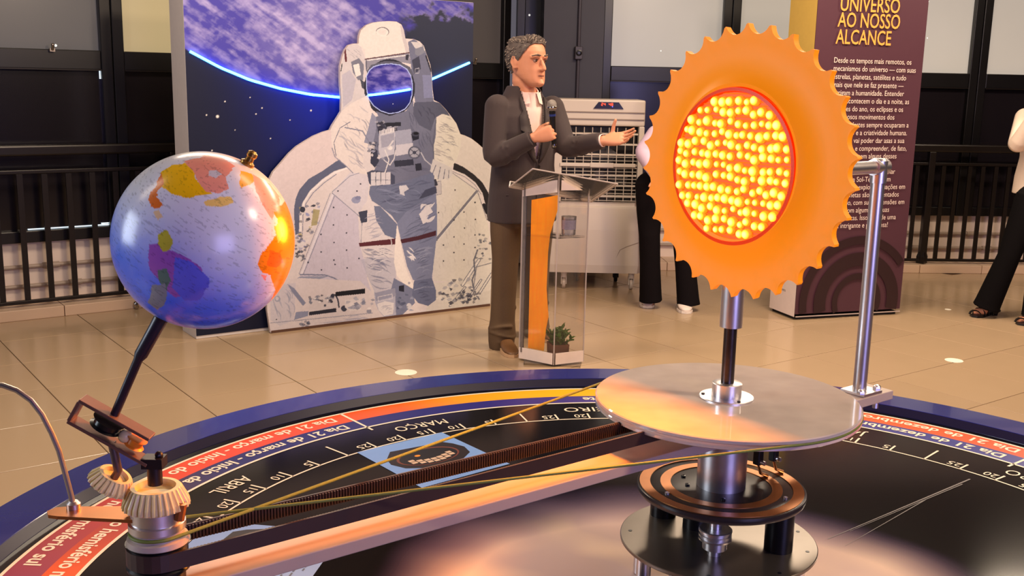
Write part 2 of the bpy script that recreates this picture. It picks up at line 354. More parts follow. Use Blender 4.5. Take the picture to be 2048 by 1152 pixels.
railing('railing', 'dark railing in front of the far windows, right of the purple info tower', fc, RC, rc(1560, 300), rc(2600, 300), 8.50, rc(1822, 470), (rc(1978, 470)-rc(1822, 470))/6.0, [rc(1853, 420)])
# ---- rubber stop on the left kerb and white discs on the floor
p = fa(ra(263, 617), 6.83, .03); k = MB().ball(p+Vector((0, 0, .004)), .018, 12, 8).tube([p, p-UA*.03+Vector((0, 0, -.012))], [.010, .014], 10)
tag(part('door_stop', k, mat('chrome', (190, 185, 180), .15, metal=1)), 'small shiny metal stop on the kerb left of the astronaut', 'door stop')
for (x, y), lab, r in (((1908, 721), 'white paper disc lying on the floor tiles at right', .050), ((812, 745), 'white paper disc on the floor near the left part of the blue rim', .058), ((1896, 619), 'tiny white paper scrap on the floor by the black sandal', .022)):
    q = on_z(x, y, .0005); tag(part('paper_disc', MB().lathe([(r, 0), (r, .0012), (.001, .0014)], q, seg=24), mat('white_paper', (235, 225, 205), .6)), lab, 'paper')
# ================================================================ the round orrery table
ZB = .62; BC = Vector((.3489, 1.7464, 0))
def pol(r, a, z): a = math.radians(a); return Vector((BC.x+r*math.cos(a), BC.y+r*math.sin(a), z))
def annulus(mb, r0, r1, a0, a1, z, n=None, thick=0):
    n = n or max(2, int(abs(a1-a0)/1.5)); vs = []
    for i in range(n+1):
        a = a0+(a1-a0)*i/n; vs += [pol(r0, a, z), pol(r1, a, z)]
    mb.add(vs, [(2*i, 2*i+1, 2*i+3, 2*i+2) for i in range(n)]); return mb
M_rim = mat('rim_blue_gloss', (34, 40, 118), .17, noise=.05, scale=60, bump=.02, coat=.3)
M_rimin = mat('rim_dark_blue', (22, 16, 50), .3)
M_line = mat('print_cream', (250, 232, 205), .35, noise=.02)
M_board_v = mat_vcol('board_print_gloss', .10, .5); M_band = mat_vcol('band_print', .28, .4)
tb = thing('orrery_table', 'round black exhibit table with blue rim and printed calendar ring', 'table', (BC.x, BC.y, 0))
part('drum', MB().lathe([(1.30, 0), (1.30, ZB-.02)], BC, seg=96), mat('drum_black', (20, 19, 24), .4), tb)
rm = MB(); rm.lathe([(1.2925, .02), (1.2925, ZB), (1.3068, .6407), (1.4128, .6407), (1.4148, .638), (1.4148, .50), (1.30, .50)], BC, seg=160, caps=False)
rim = part('rim', rm, M_rim, tb, label='glossy blue outer rim')
ri = MB(); ri.lathe([(1.2920, ZB+.0006), (1.3058, .6395)], BC, seg=160, caps=False); part('inner_edge', ri, M_rimin, rim, label='dark inner edge of the rim')
# the board: black, with a pale peach and violet patch in the middle
def board_fr(a, b):
    r = .02+1.272*b; t = a*2*PI; return np.c_[BC.x+r*np.cos(t), BC.y+r*np.sin(t), np.full(len(r), ZB)]
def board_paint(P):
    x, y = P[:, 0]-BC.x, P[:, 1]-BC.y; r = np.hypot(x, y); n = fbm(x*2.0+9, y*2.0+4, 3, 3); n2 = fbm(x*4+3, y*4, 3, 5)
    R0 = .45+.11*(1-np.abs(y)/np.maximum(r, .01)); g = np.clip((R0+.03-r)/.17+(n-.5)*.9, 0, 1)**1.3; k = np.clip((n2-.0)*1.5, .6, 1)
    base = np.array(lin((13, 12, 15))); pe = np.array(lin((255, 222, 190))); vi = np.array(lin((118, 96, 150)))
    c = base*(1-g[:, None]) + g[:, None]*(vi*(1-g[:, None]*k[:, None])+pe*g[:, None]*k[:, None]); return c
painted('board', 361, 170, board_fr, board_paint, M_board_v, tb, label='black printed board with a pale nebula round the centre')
def band(name, r0, r1, stops):
    A = [s[0] for s in stops]; Cs = np.array([lin(s[1]) for s in stops])
    fr = lambda a, b: np.c_[BC.x+(r0+(r1-r0)*b)*np.cos(np.radians(a*360-90)), BC.y+(r0+(r1-r0)*b)*np.sin(np.radians(a*360-90)), np.full(len(a), ZB+.0004)]
    def pt(P):
        an = (np.degrees(np.arctan2(P[:, 1]-BC.y, P[:, 0]-BC.x))+90) % 360-90; return np.c_[[np.interp(an, A, Cs[:, i]) for i in range(3)]].T
    return painted(name, 361, 2, fr, pt, M_band, tb)
band('outer_band', 1.191, 1.262, [(-90, (90, 50, 120)), (20, (225, 70, 40)), (60, (238, 96, 28)), (85, (250, 180, 10)), (100, (252, 186, 8)), (113, (250, 160, 10)), (122, (250, 100, 10)), (132, (244, 84, 16)), (152, (232, 74, 34)), (162, (196, 62, 58)), (172, (168, 66, 74)), (182, (140, 60, 90)), (270, (90, 50, 120))])
band('inner_band', 1.130, 1.191, [(-90, (230, 100, 30)), (20, (36, 40, 130)), (60, (50, 52, 140)), (95, (74, 58, 138)), (110, (38, 30, 124)), (125, (24, 26, 110)), (150, (38, 38, 100)), (158, (60, 40, 84)), (167, (170, 66, 66)), (173, (196, 76, 48)), (180, (232, 92, 24)), (270, (230, 100, 30))])
ZL = ZB+.0008
for r0, r1 in ((1.260, 1.2675), (1.123, 1.1305), (.983, .988)): part('ring_line', annulus(MB(), r0, r1, 0, 360, ZL, 240), M_line, tb)
def ang(month, day): return 46.5+30.6*(month if month < 8 else month-12)+5.1*day/5
MONTHS = ['JANEIRO', 'FEVEREIRO', 'MARÇO', 'ABRIL', 'MAIO', 'JUNHO', 'JULHO', 'AGOSTO', 'SETEMBRO', 'OUTUBRO', 'NOVEMBRO', 'DEZEMBRO']
def tick(a, r0, r1, w=.005): h = math.degrees(w/2/((r0+r1)/2)); return annulus(MB(), r0, r1, a-h, a+h, ZL, 1)
for m in range(12):
    for d in range(0, 30, 5): part('tick', tick(ang(m, d), .985, 1.072 if d == 0 else 1.030), M_line, tb)
for a in (129.7, 37.9, 221, 313): part('season_line', tick(a, 1.10, 1.262, .007), M_line, tb)
def arc_text(txt, r_base, a0, size, width=None, centre=False, bold=.0, space=1.):
    """lettering that runs counter-clockwise, its tops towards the middle; a0 in degrees"""
    v, f = text2d(txt, size, bold=bold, space=space); wd = max(x for x, y in v); k = (width/wd) if width else 1
    if centre: a0 -= math.degrees(wd*k/r_base)/2
    return MB().add([pol(r_base-y, a0+math.degrees(x*k/r_base), ZL+.0002) for x, y in v], f)
for m in range(12):
    wdt = {0: .20, 1: .27, 2: .155, 3: .115}.get(m, .028*len(MONTHS[m]))
    ac = {1: 100.5-7.0, 2: 123.0, 3: 154.8}.get(m, ang(m, 15))
    part('month_lettering', arc_text(MONTHS[m], 1.083, ac, .052, width=wdt, centre=True), M_line, tb)
    for d in (5, 10, 15, 20, 25): part('day_number', arc_text(str(d), 1.022, ang(m, d)+.35, .036, width=.034 if d > 5 else .017), M_line, tb)
seasons = [(129.7, 'outono', 'da primavera', 'março'), (37.9, 'verão', 'do inverno', 'dezembro'), (221, 'inverno', 'do verão', 'junho'), (313, 'primavera', 'do outono', 'setembro')]
for a, s1, s2, mo in seasons:
    y = 'a' if s1 == 'primavera' else 'o'; la = {'março': 24.0, 'dezembro': 29.4}.get(mo, 28)
    for txt, r_, a0, a1 in (('Dia 21 de %s - Início d%s' % (mo, y), 1.243, 1.7, la+1.7), ('%s no hemisfério sul' % s1, 1.243, la+2.9, la+24.0), ('Dia 21 de %s - Início %s' % (mo, s2.split()[0]), 1.176, 1.9, la+2.9), ('%s no hemisfério norte' % s2.split()[1], 1.176, la+4.2, la+29.5)):
        part('season_lettering', arc_text(txt, r_, a+a0, .046, width=r_*math.radians(a1-a0), bold=.0010), M_line, tb)
# picture cards printed on the board
def card(ac, pic=True):
    root = None; R0, R1, W = .70, .980, .253; e = Vector((math.cos(math.radians(ac)), math.sin(math.radians(ac)), 0)); t = Vector((-e.y, e.x, 0)); o = BC+UP*(ZB+.0009)
    fr = lambda x, y, z=0: o+t*x+e*(R1-y)+UP*z                      # x along the reading direction, y from the top line down to the text
    q = lambda pts, z: MB().add([fr(x, y, z) for x, y in pts], [tuple(range(len(pts)))])
    root = part('picture_card', q([(-W/2, 0), (W/2, 0), (W/2, .28), (-W/2, .28)], 0), mat('card_blue', (128, 166, 226), .3), tb)
    el = lambda cx, cy, rx, ry, n=28, a0=0, a1=2*PI: [(cx+rx*math.cos(a0+(a1-a0)*i/n), cy+ry*math.sin(a0+(a1-a0)*i/n)) for i in range(n)]
    part('dark_photo', q([(-.085, .062), (.06, .045), (.095, .085), (.105, .12), (.09, .16), (.05, .185), (-.06, .185), (-.098, .16), (-.11, .12), (-.10, .085)], .0002), mat('photo_dark', (30, 18, 20), .3), root)
    part('copper_oval', q(el(.0, .122, .085, .052), .0004), mat('photo_copper', (120, 60, 44), .3), root)
    part('oval', q(el(.0, .124, .079, .047), .0006), mat('photo_black', (16, 11, 14), .3), root)
    part('sun_dot', q(el(.022, .108, .008, .006, 14), .0008), mat('photo_orange', (245, 150, 40), .3), root)
    k = MB()
    for i in range(7):
        for j in range(2):
            x = -.062+i*.018; y = .140+j*.014-.0018*(i-3)**2
            k.add([fr(x, y, .0008), fr(x+.015, y, .0008), fr(x+.015, y+.011, .0008), fr(x, y+.011, .0008)], [(0, 1, 2, 3)])
    part('photo_windows', k, mat('photo_window', (226, 190, 160), .3), root)
    k = MB(); rr = random.Random(int(ac))
    for i in range(4):
        x = -.105
        while x < .10-.05*(i == 3):
            l = rr.uniform(.006, .02); k.add([fr(x, .205+i*.016, .0004), fr(min(x+l, .108), .205+i*.016, .0004), fr(min(x+l, .108), .2085+i*.016, .0004), fr(x, .2085+i*.016, .0004)], [(0, 1, 2, 3)]); x += l+.004
    part('caption_lines', k, mat('caption_ink', (60, 66, 100), .4), root)
for ac in (129.3, 172.0, 214.5, 257, 300): card(ac)
k = MB()
for (x0, y0), (x1, y1), wd in (((1655, 1078), (1940, 958), .0022), ((1700, 1062), (1925, 968), .0014), ((1690, 1092), (1850, 1000), .0012)):
    a, b = on_z(x0, y0, ZL), on_z(x1, y1, ZL); n = UP.cross((b-a).normalized())*wd; k.add([a-n*.3, b-n, b+n, a+n*.3], [(0, 1, 2, 3)])
part('scratch', k, mat('scratch_grey', (108, 100, 98), .5), tb, label='pale scratches on the black board')
# ================================================================ the orrery mechanism
AX = Vector((.3757, 1.7465, 0)); BD = Vector((.793, .609, 0)).normalized(); BN = Vector((-BD.y, BD.x, 0))
TW = Vector((-.410, 1.1485, 0)); TD = (TW-AX).normalized(); TNv = Vector((-TD.y, TD.x, 0))
M_alu = mat('brushed_aluminium', (222, 218, 220), .34, metal=1, noise=.05, scale=80)
M_alu2 = mat('dull_aluminium', (176, 170, 160), .38, metal=.9, noise=.12, scale=14)
M_steel = mat('dark_steel_rod', (74, 66, 66), .28, metal=.9, noise=.35, scale=60)
M_blk = mat('black_plastic', (18, 16, 18), .3, noise=.2); M_cop = mat('worn_copper', (176, 112, 60), .34, metal=.75, noise=.22, scale=22)
M_white = mat('white_lacquer', (184, 164, 150), .38, noise=.05, scale=8)
orr = thing('orrery', 'geared orrery drive with long white arm, clear disc and copper rings', 'orrery', (AX.x, AX.y, ZB))
Z_PL, Z_SL, Z_BM, Z_AC = .7266, .826, .929, .987
part('base_plate', MB().lathe([(.1715, -.007), (.1728, -.0055), (.1728, -.001), (.1715, 0), (.02, 0)], AX+UP*Z_PL, seg=96), mat('plate_grey', (120, 112, 104), .32, metal=.85, noise=.2, scale=9), orr)
k = MB()
for a in (12, 97, 172, 254, 300, 341): k.lathe([(.0035, 0), (.0035, .0008)], AX+Vector((.155*math.cos(math.radians(a)), .155*math.sin(math.radians(a)), Z_PL-.0002)), seg=10)
part('screw_holes', k, M_blk, orr)
for a in (200, 232, 268, 318, 355, 40, 100, 150): part('column', MB().lathe([(.013, 0), (.013, Z_PL-.009-ZB)], AX+Vector((.145*math.cos(math.radians(a)), .145*math.sin(math.radians(a)), ZB+.002)), seg=18), M_alu, orr)
part('motor', MB().lathe([(.05, 0), (.05, .075), (.042, .08)], AX+Vector((-.01, .02, ZB+.002)), seg=28), M_blk, orr, label='black motor can under the grey plate')
part('side_pulley', MB().lathe([(.075, 0), (.075, .02), (.06, .02), (.06, .03), (.012, .03), (.012, .06)], AX+Vector((-.165, -.13, ZB+.002)), seg=36), M_blk, orr, label='black wheel lying on the board')
# spacers, slip rings
for x, y in ((1556, 1098), (1326, 1028), (1392, 1052)):
    q = on_z(x, y, Z_PL); part('spacer', MB().lathe([(.0245, 0), (.0245, Z_SL-.012-Z_PL)], Vector((q.x, q.y, Z_PL)), seg=24), M_blk, orr, label='black plastic spacer')
sl = part('slip_ring_plate', MB().lathe([(.138, -.016), (.1455, -.012), (.1475, -.006), (.1465, -.001), (.144, 0), (.044, 0)], AX+UP*Z_SL, seg=96), mat('slip_black', (44, 38, 38), .25, noise=.15), orr)
for r0, r1 in ((.124, .1425), (.088, .106)): part('copper_ring', MB().lathe([(r0, 0), (r0, .0012), (r1, .0012), (r1, 0)], AX+UP*Z_SL, seg=96, smooth=False, caps=False), M_cop, sl)
for a, r in ((330, .115), (205, .112), (262, .07), (150, .07), (185, .06)): part('screw', MB().lathe([(.0042, 0), (.0042, .003), (.002, .0034), (.0016, .0016)], AX+Vector((r*math.cos(math.radians(a)), r*math.sin(math.radians(a)), Z_SL)), seg=12), M_alu if r > .1 else M_blk, sl)
for x, y in ((1514, 952), (1545, 944)):
    q = on_z(x, y, Z_SL+.002); q = Vector((q.x, q.y, 0)); b = part('brush_holder', MB().box(q+UP*(Z_SL+.058), (.014, .014, .068), Matrix((BD, BN, UP)).transposed()), M_blk, orr, bevel=.002, label='black carbon brush holder')
    part('contact_leaf', MB().tube([q+UP*(Z_SL+.026), q+BD*.004-BN*.004+UP*(Z_SL+.008), q+BD*.014-BN*.012+UP*(Z_SL+.003)], [.005, .007, .008], 10, flat=.4), M_cop, b)
    part('clamp_screw', MB().tube([q-BN*.004+UP*(Z_SL+.03), q-BN*.016+UP*(Z_SL+.03)], .004, 10), M_alu, b)
part('hub_cylinder', MB().lathe([(.0427, 0), (.0427, Z_BM-.018-Z_SL)], AX+UP*Z_SL, seg=48), M_alu, orr, label='thick brushed metal cylinder between rings and arm')
# small belt pulley standing on the base plate
q = on_z(1428, 1108, Z_PL); q = Vector((q.x, q.y, Z_PL))
part('small_pulley', MB().lathe([(.012, 0), (.012, .012), (.021, .012), (.021, .026), (.028, .028), (.0285, .031), (.026, .032), (.026, .034), (.028, .035), (.028, .038), (.026, .039), (.026, .042), (.0285, .043), (.0285, .046), (.027, .0475), (.0105, .0475), (.0105, .085)], q, seg=40), M_alu, orr, label='small grooved metal pulley')
# the arm
RB = Matrix((BD, BN, UP)).transposed()
arm = part('arm', MB().box(AX+BD*(-.285)+UP*(Z_BM-.009), (1.50, .060, .018), RB), M_white, orr, bevel=.0015, label='long flat white arm')
# the toothed belt between centre and tower
def belt_loop(ra, rt, zc, hgt, th):
    L = (TW-AX).length; al = math.asin((ra-rt)/L); pts = []
    def P(c, r, a): return c+(TD*math.cos(a)+TNv*math.sin(a))*r
    for i in range(13): pts.append(P(TW, rt, -PI/2+al*-1+(PI+2*al)*i/12))
    for i in range(13): pts.append(P(AX, ra, PI/2+al+(PI-2*al)*i/12))
    return pts
def ribbon(mb, pts, zc, hgt, th):
    n = len(pts); rings = []
    for i in range(n):
        t = (pts[(i+1) % n]-pts[i-1]).normalized(); nn = Vector((t.y, -t.x, 0)); rings.append([pts[i]+nn*a*th/2+UP*(zc+b*hgt/2) for a, b in ((-1, -1), (1, -1), (1, 1), (-1, 1))])
    return mb.loft(rings+[rings[0]], caps=False, smooth=False)
bp = belt_loop(.026, .035, .9655, .021, .003); M_belt = mat('belt_rubber', (58, 42, 38), .45, noise=.2)
bl = part('toothed_belt', ribbon(MB(), bp, .9655, .021, .003), M_belt, orr)
tm = MB(); N_ = 230
for (a, b) in ((bp[12], bp[13]), (bp[25], bp[0])):
    dr = (b-a).normalized(); inn = Vector((-dr.y, dr.x, 0))
    for i in range(N_):
        tm.box(a.lerp(b, (i+.5)/N_)+inn*.003+UP*.9655, (.0024, .003, .019), Matrix((dr, inn, UP)).transposed())
part('belt_teeth', tm, M_belt, bl, kind='stuff')
part('centre_pulley', MB().lathe([(.028, -.0155), (.0245, -.0125), (.0245, .0125), (.028, .0145)], AX+UP*.9655, seg=36), M_alu2, orr)
# clear disc on top, with its groove and cord
M_acr = mat_clear('acrylic_disc', (.94, .92, .90), gloss=.16, rough=.035, diffuse=.72, dcol=(.88, .75, .65)); M_acr.node_tree.nodes['Fresnel'].inputs['IOR'].default_value = 1.5
part('clear_disc', MB().lathe([(.02, 0), (.2245, 0), (.2265, -.0015), (.2265, -.006), (.223, -.0085), (.2265, -.011), (.2265, -.0155), (.2245, -.017), (.02, -.017)], AX+UP*Z_AC, seg=128), M_acr, orr, label='frosted clear disc')
part('flange', MB().lathe([(.0472, 0), (.0472, .002), (.046, .003), (.0255, .0032), (.0255, .026), (.024, .027), (.0115, .027)], AX+UP*Z_AC, seg=48), M_alu, orr, label='bright metal hub on the clear disc')
k = MB()
for a in (170, 290, 50): k.lathe([(.003, 0), (.003, .002)], AX+Vector((.04*math.cos(math.radians(a)), .04*math.sin(math.radians(a)), Z_AC+.003)), seg=10)
part('flange_screws', k, M_steel, orr)
def crossed(ra, rt, za, zt):
    L = (TW-AX).length; al = math.acos((ra+rt)/L); P = lambda c, r, a, z: c+(TD*math.cos(a)+TNv*math.sin(a))*r+UP*z
    pts = [P(AX, ra, al+(2*PI-2*al)*i/40, za) for i in range(41)]; n = 24
    p0, p1 = pts[-1], P(TW, rt, PI-al, zt); mid = [p0.lerp(p1, i/n) for i in range(1, n)]
    tw = [P(TW, rt, PI-al-(2*PI-2*al)*i/20+0, zt) for i in range(21)]
    p2, p3 = tw[-1], pts[0]; mid2 = [p2.lerp(p3, i/n) for i in range(1, n)]
    return pts+mid+tw+mid2+[pts[0]]
part('drive_cord', MB().tube(crossed(.2255, .031, Z_AC-.0085, .992), .0022, 8, caps=False), mat('cord_green', (112, 124, 50), .6, noise=.2, scale=200), orr, label='thin green drive cord crossed between disc and tower')
# support post at the far end
PP = AX+BD*.394
part('post_flange', MB().box(AX+BD*.40+UP*(Z_BM+.003), (.06, .055, .006), RB), M_alu, orr, bevel=.001)
part('support_post', MB().lathe([(.0133, 0), (.0133, 1.3709-Z_BM)], PP+UP*Z_BM, seg=28), M_alu, orr, label='tall polished tube behind the sun')
k = MB().lathe([(.0155, -.030), (.0155, .012), (.0125, .016)], PP+UP*1.372, seg=24).tube([PP-BD*.020+UP*1.372, PP+BD*.018+UP*1.372], .0155, 20)
part('elbow', k, M_alu, orr)
part('cross_tube', MB().tube([PP-BD*.01+UP*1.372, AX+BD*.03+UP*1.372], .0122, 20), M_alu, orr)
for s_, t_ in ((.425, -.018), (.425, .018), (.37, -.02)):
    q = AX+BD*s_+BN*t_; part('bolt', MB().lathe([(.008, 0), (.008, .005), (.0065, .008), (.003, .010)], q+UP*(Z_BM+.006), seg=6, smooth=False).lathe([(.006, -.014), (.006, -.0)], q+UP*(Z_BM-.018), seg=10), M_alu, orr)
# ---- tower at the near end of the arm
M_nyl = mat('gear_nylon', (232, 208, 150), .4, noise=.1, scale=60)
tw = MB().lathe([(.030, .929), (.030, .945), (.036, .947), (.036, .952)], TW, seg=40); part('tower_base', tw, M_blk, orr)
part('belt_pulley', MB().lathe([(.037, .951), (.034, .954), (.034, .977), (.037, .980)], TW, seg=40), M_blk, orr)
part('tower_collar', MB().lathe([(.036, .980), (.0345, .986), (.031, .988), (.030, .992), (.031, .996), (.0325, .997)], TW, seg=40), M_white, orr, label='white grooved collar of the tower')
part('tower_sleeve', MB().lathe([(.0325, .997), (.0325, 1.005), (.0295, 1.006), (.0295, 1.022)], TW, seg=40), M_alu, orr)
def gear(o, ax, r0, r1, h, n, dep, bore):
    """bevel gear: wide toothed foot r1, narrow top r0"""
    o = Vector(o); q = UP.rotation_difference(Vector(ax)).to_matrix(); mb = MB(); rings = []; seg = n*4
    for r, z, dd in ((r1*.86, 0, 0), (r1, h*.10, dep), (r1*.98, h*.34, dep), (r0, h*.92, dep*.6), (r0*.93, h, 0), (bore*1.25, h, 0), (bore*1.2, h*.7, 0), (bore*.5, h*.7, 0)):
        rings.append([o+q @ Vector(((r-(dd if k % 4 < 2 else 0))*math.cos(2*PI*k/seg), (r-(dd if k % 4 < 2 else 0))*math.sin(2*PI*k/seg), z)) for k in range(seg)])
    return mb.loft(rings, True, False)
part('crown_gear', gear(TW+UP*1.022, UP, .0300, .0385, .026, 30, .0032, .0185), M_nyl, orr, label='cream nylon crown gear with fine teeth')
k = MB().tube([TW+Vector((.03, -.012, 1.012)), TW+Vector((.034, -.012, 1.032))], .006, 8); part('set_screw', k, M_cop, orr)
# moon arm and its wire
q0, q1 = on_y(95, 1034, TW.y), TW+UP*1.012; dr = (Vector((q0.x, q0.y, 0))-Vector((q1.x, q1.y, 0))); L = dr.length; dr.normalize(); nn = Vector((-dr.y, dr.x, 0))
ol = [(0, -.022), (L-.018, -.014), (L-.006, -.011), (L, 0), (L-.006, .011), (L-.018, .014), (0, .022)]
ma = part('moon_arm', MB().prism(ol, lambda a, b, c: Vector((TW.x, TW.y, 1.012))+dr*a+nn*b+UP*c, (-.002, .002)), M_cop, orr, label='copper strip carrying the bent wire')
wp = [on_y(x, y, TW.y+.01) for x, y in ((148, 1018), (142, 990), (130, 945), (118, 902), (103, 866), (84, 829), (62, 801), (34, 781), (4, 770), (-30, 771), (-70, 782))]
part('moon_wire', MB().tube(wp, .0032, 10), M_alu2, ma, label='bent metal wire')
part('wire_ferrule', MB().lathe([(.008, 0), (.008, .006), (.005, .009)], Vector((wp[0].x, wp[0].y, 1.014)), seg=14), M_alu, ma)
# ================================================================ the globe
GA = Vector((.5024, 0, .8646)); GB = Vector((.8646, 0, -.5024)); GC = on_y(409, 481, TW.y); GR = 177*(CM @ (GC-CAMP)).z/FPX; GY = GA.cross(GB)
gl = thing('globe', 'tilted plastic earth globe with coloured countries on a dark stem', 'globe', on_y(228, 830, TW.y))
WATER = (70, 96, 226)
CONT = [  # (colour, outline in photo pixels on the visible side)
 ((252, 196, 8), [(322, 345), (350, 330), (373, 326), (388, 342), (392, 358), (405, 374), (425, 388), (395, 391), (368, 396), (345, 388), (330, 378), (318, 372)]),
 ((236, 116, 30), [(322, 346), (310, 372), (297, 398), (300, 412), (312, 418), (326, 410), (318, 400), (312, 392), (322, 376), (328, 362)]),
 ((244, 156, 130), [(370, 324), (412, 308), (446, 316), (470, 332), (452, 354), (458, 378), (440, 388), (412, 384), (398, 366), (388, 344)]),
 ((214, 206, 206), [(418, 342), (432, 340), (444, 348), (432, 356), (418, 352)]),
 ((250, 182, 50), [(482, 342), (504, 348), (510, 362), (498, 372), (482, 376), (478, 360)]),
 ((246, 170, 150), [(505, 348), (540, 368), (558, 392), (560, 420), (545, 440), (525, 410), (512, 380)]),
 ((252, 210, 110), [(408, 402), (430, 396), (462, 394), (468, 406), (440, 412), (412, 412)]),
 ((244, 206, 150), [(306, 424), (318, 420), (326, 434), (316, 440)]),
 ((206, 196, 60), [(318, 470), (336, 460), (346, 480), (340, 498), (326, 506), (314, 490)]),
 ((168, 96, 186), [(298, 488), (314, 486), (326, 504), (340, 500), (372, 514), (402, 534), (412, 560), (400, 572), (380, 590), (352, 596), (336, 584), (318, 560), (300, 540), (296, 512)]),
 ((106, 112, 226), [(352, 515), (385, 525), (418, 556), (416, 575), (395, 600), (370, 602), (345, 575)]),
 ((96, 130, 110), [(316, 540), (332, 536), (342, 562), (334, 584), (316, 560)]),
 ((140, 146, 150), [(306, 570), (330, 566), (336, 590), (330, 610), (312, 618), (296, 606)]),
 ((244, 140, 20), [(548, 425), (558, 440), (552, 470), (538, 490), (520, 510), (516, 530), (524, 545), (540, 550), (550, 580), (540, 610), (560, 620), (596, 560), (596, 450), (572, 400)]),
 ((232, 110, 24), [(540, 500), (560, 505), (566, 525), (552, 535), (532, 530)]),
 ((250, 186, 90), [(548, 452), (560, 446), (566, 470), (556, 486)]),
 ((240, 150, 140), [(520, 548), (534, 552), (530, 562)]),
]
def inpoly(px, py, poly):
    c = np.zeros(len(px), bool); n = len(poly)
    for i in range(n):
        (x0, y0), (x1, y1) = poly[i], poly[i-1]
        if y0 == y1: continue
        c ^= ((y0 > py) != (y1 > py)) & (px < (x1-x0)*(py-y0)/(y1-y0)+x0)
    return c
def globe_fr(a, b):
    t = a*2*PI; p = PI*(b*.996+.002); s = np.sin(p)[:, None]
    D = np.cos(t)[:, None]*s*np.array(GB)+np.sin(t)[:, None]*s*np.array(GY)+np.cos(p)[:, None]*np.array(GA); return np.array(GC)+GR*D
def globe_paint(P):
    D = (P-np.array(GC))/GR; n = fbm(D[:, 0]*9+20, (D[:, 1]+D[:, 2])*9+20, 4, 2)-.5
    lat = D @ np.array(GA); base = np.array(lin(WATER)); pale = np.array(lin((228, 228, 232))); dk = np.array(lin((72, 116, 252)))
    k = np.clip((lat+.62)/1.05+n*.12, 0, 1)[:, None]; k = k*k*(3-2*k); col = dk*(1-k)+pale*k
    front = (np.array(CAMP)-np.array(GC)); front /= np.linalg.norm(front); fr_ = D @ front > .03
    x, y = to_px(P); x = x+n*9; y = y+n*7
    for c, poly in CONT:
        m = fr_ & inpoly(x, y, poly); col[m] = np.array(lin(c))*(1+.12*n[m, None])
    # far side: other lands as noise patches
    nn2 = fbm(D[:, 0]*2.2+31, D[:, 2]*2.2+D[:, 1]*1.7+11, 4, 9); hue = fbm(D[:, 0]*4+3, D[:, 2]*4+5+D[:, 1]*3, 2, 12)
    m = (~fr_) & (nn2 > .54); pal = np.array([lin(c) for c in ((250, 200, 30), (240, 150, 130), (236, 130, 40), (150, 90, 160), (120, 170, 110))]); col[m] = pal[(np.clip(hue[m], .2, .799)*5/.6-1.66).astype(int).clip(0, 4)]
    # place-name lettering: short dark dashes along the parallels
    lon = np.arctan2(D @ np.array(GY), D @ np.array(GB)); dash = (fbm(lon*15+40, lat*85+40, 2, 21) > .71) & (np.abs(lat) < .9); col[dash] *= .72
    return col
painted('sphere', 480, 300, globe_fr, globe_paint, mat_vcol('globe_plastic', .22, .5), gl)
k = MB().lathe([(.008, -.002), (.008, .003), (.005, .005), (.0045, .009), (.006, .011), (.0055, .015), (.002, .017)], GC+GA*GR, GA, seg=18); part('pole_pin', k, mat('brass', (196, 150, 80), .25, metal=.9), gl)
SQ = on_y(228, 832, TW.y)
k = MB().lathe([(.011, -.001), (.012, .004)], GC-GA*(GR+.003), GA, seg=18).tube([GC-GA*(GR-.002), GC-GA*(GR+.02), GC-GA*(GR+.055), GC-GA*(GR+.062), SQ], [.0085, .0078, .0075, .0052, .005], 14)
part('stem', k, mat('stem_black', (34, 26, 40), .35), gl)
M_brk = mat('bracket_bronze', (126, 92, 78), .4, metal=.5, noise=.15); RG = Matrix((GB, GY, GA)).transposed()
br = MB().box(SQ+GB*.004, (.090, .022, .004), RG).box(SQ+GB*.010-GA*.029, (.102, .022, .004), RG).box(SQ-GB*.040-GA*.0145, (.004, .022, .026), RG)
bk = part('bracket', br, M_brk, gl, bevel=.0008)
part('belt_wheel', MB().lathe([(.019, -.004), (.015, -.002), (.015, .004), (.019, .006)], SQ-GA*.013-GB*.002, GA, seg=28), M_blk, bk)
part('idler', MB().lathe([(.012, -.004), (.009, -.002), (.009, .004), (.012, .006)], SQ-GA*.016+GB*.036, GA, seg=24), mat('orange_plastic', (230, 130, 30), .4), bk)
part('bearing', MB().ball(SQ-GA*.015+GB*.022-GY*.0, .008, 12, 8), M_nyl, bk)
gq = on_y(219, 972, TW.y)
part('shaft', MB().tube([gq+GA*.006, gq+GA*.022, SQ+GB*.012-GA*.029], .0050, 12), mat('shaft_grey', (96, 84, 84), .35, metal=.6), gl)
part('bevel_gear', gear(gq, GA, .0205, .0275, .017, 24, .003, .012), M_nyl, gl, label='small cream bevel gear')
pe = SQ+GB*.058-GA*.029; tp = Vector((TW.x, TW.y, pe.z+.002))
part('tower_post', MB().tube([TW+UP*1.05, tp], .0085, 14).box(TW+UP*(pe.z+.0), (.024, .02, .012)).ball(TW+Vector((.006, 0, pe.z+.008)), .005, 8, 6), mat('post_iron', (40, 30, 34), .4, metal=.4), gl)
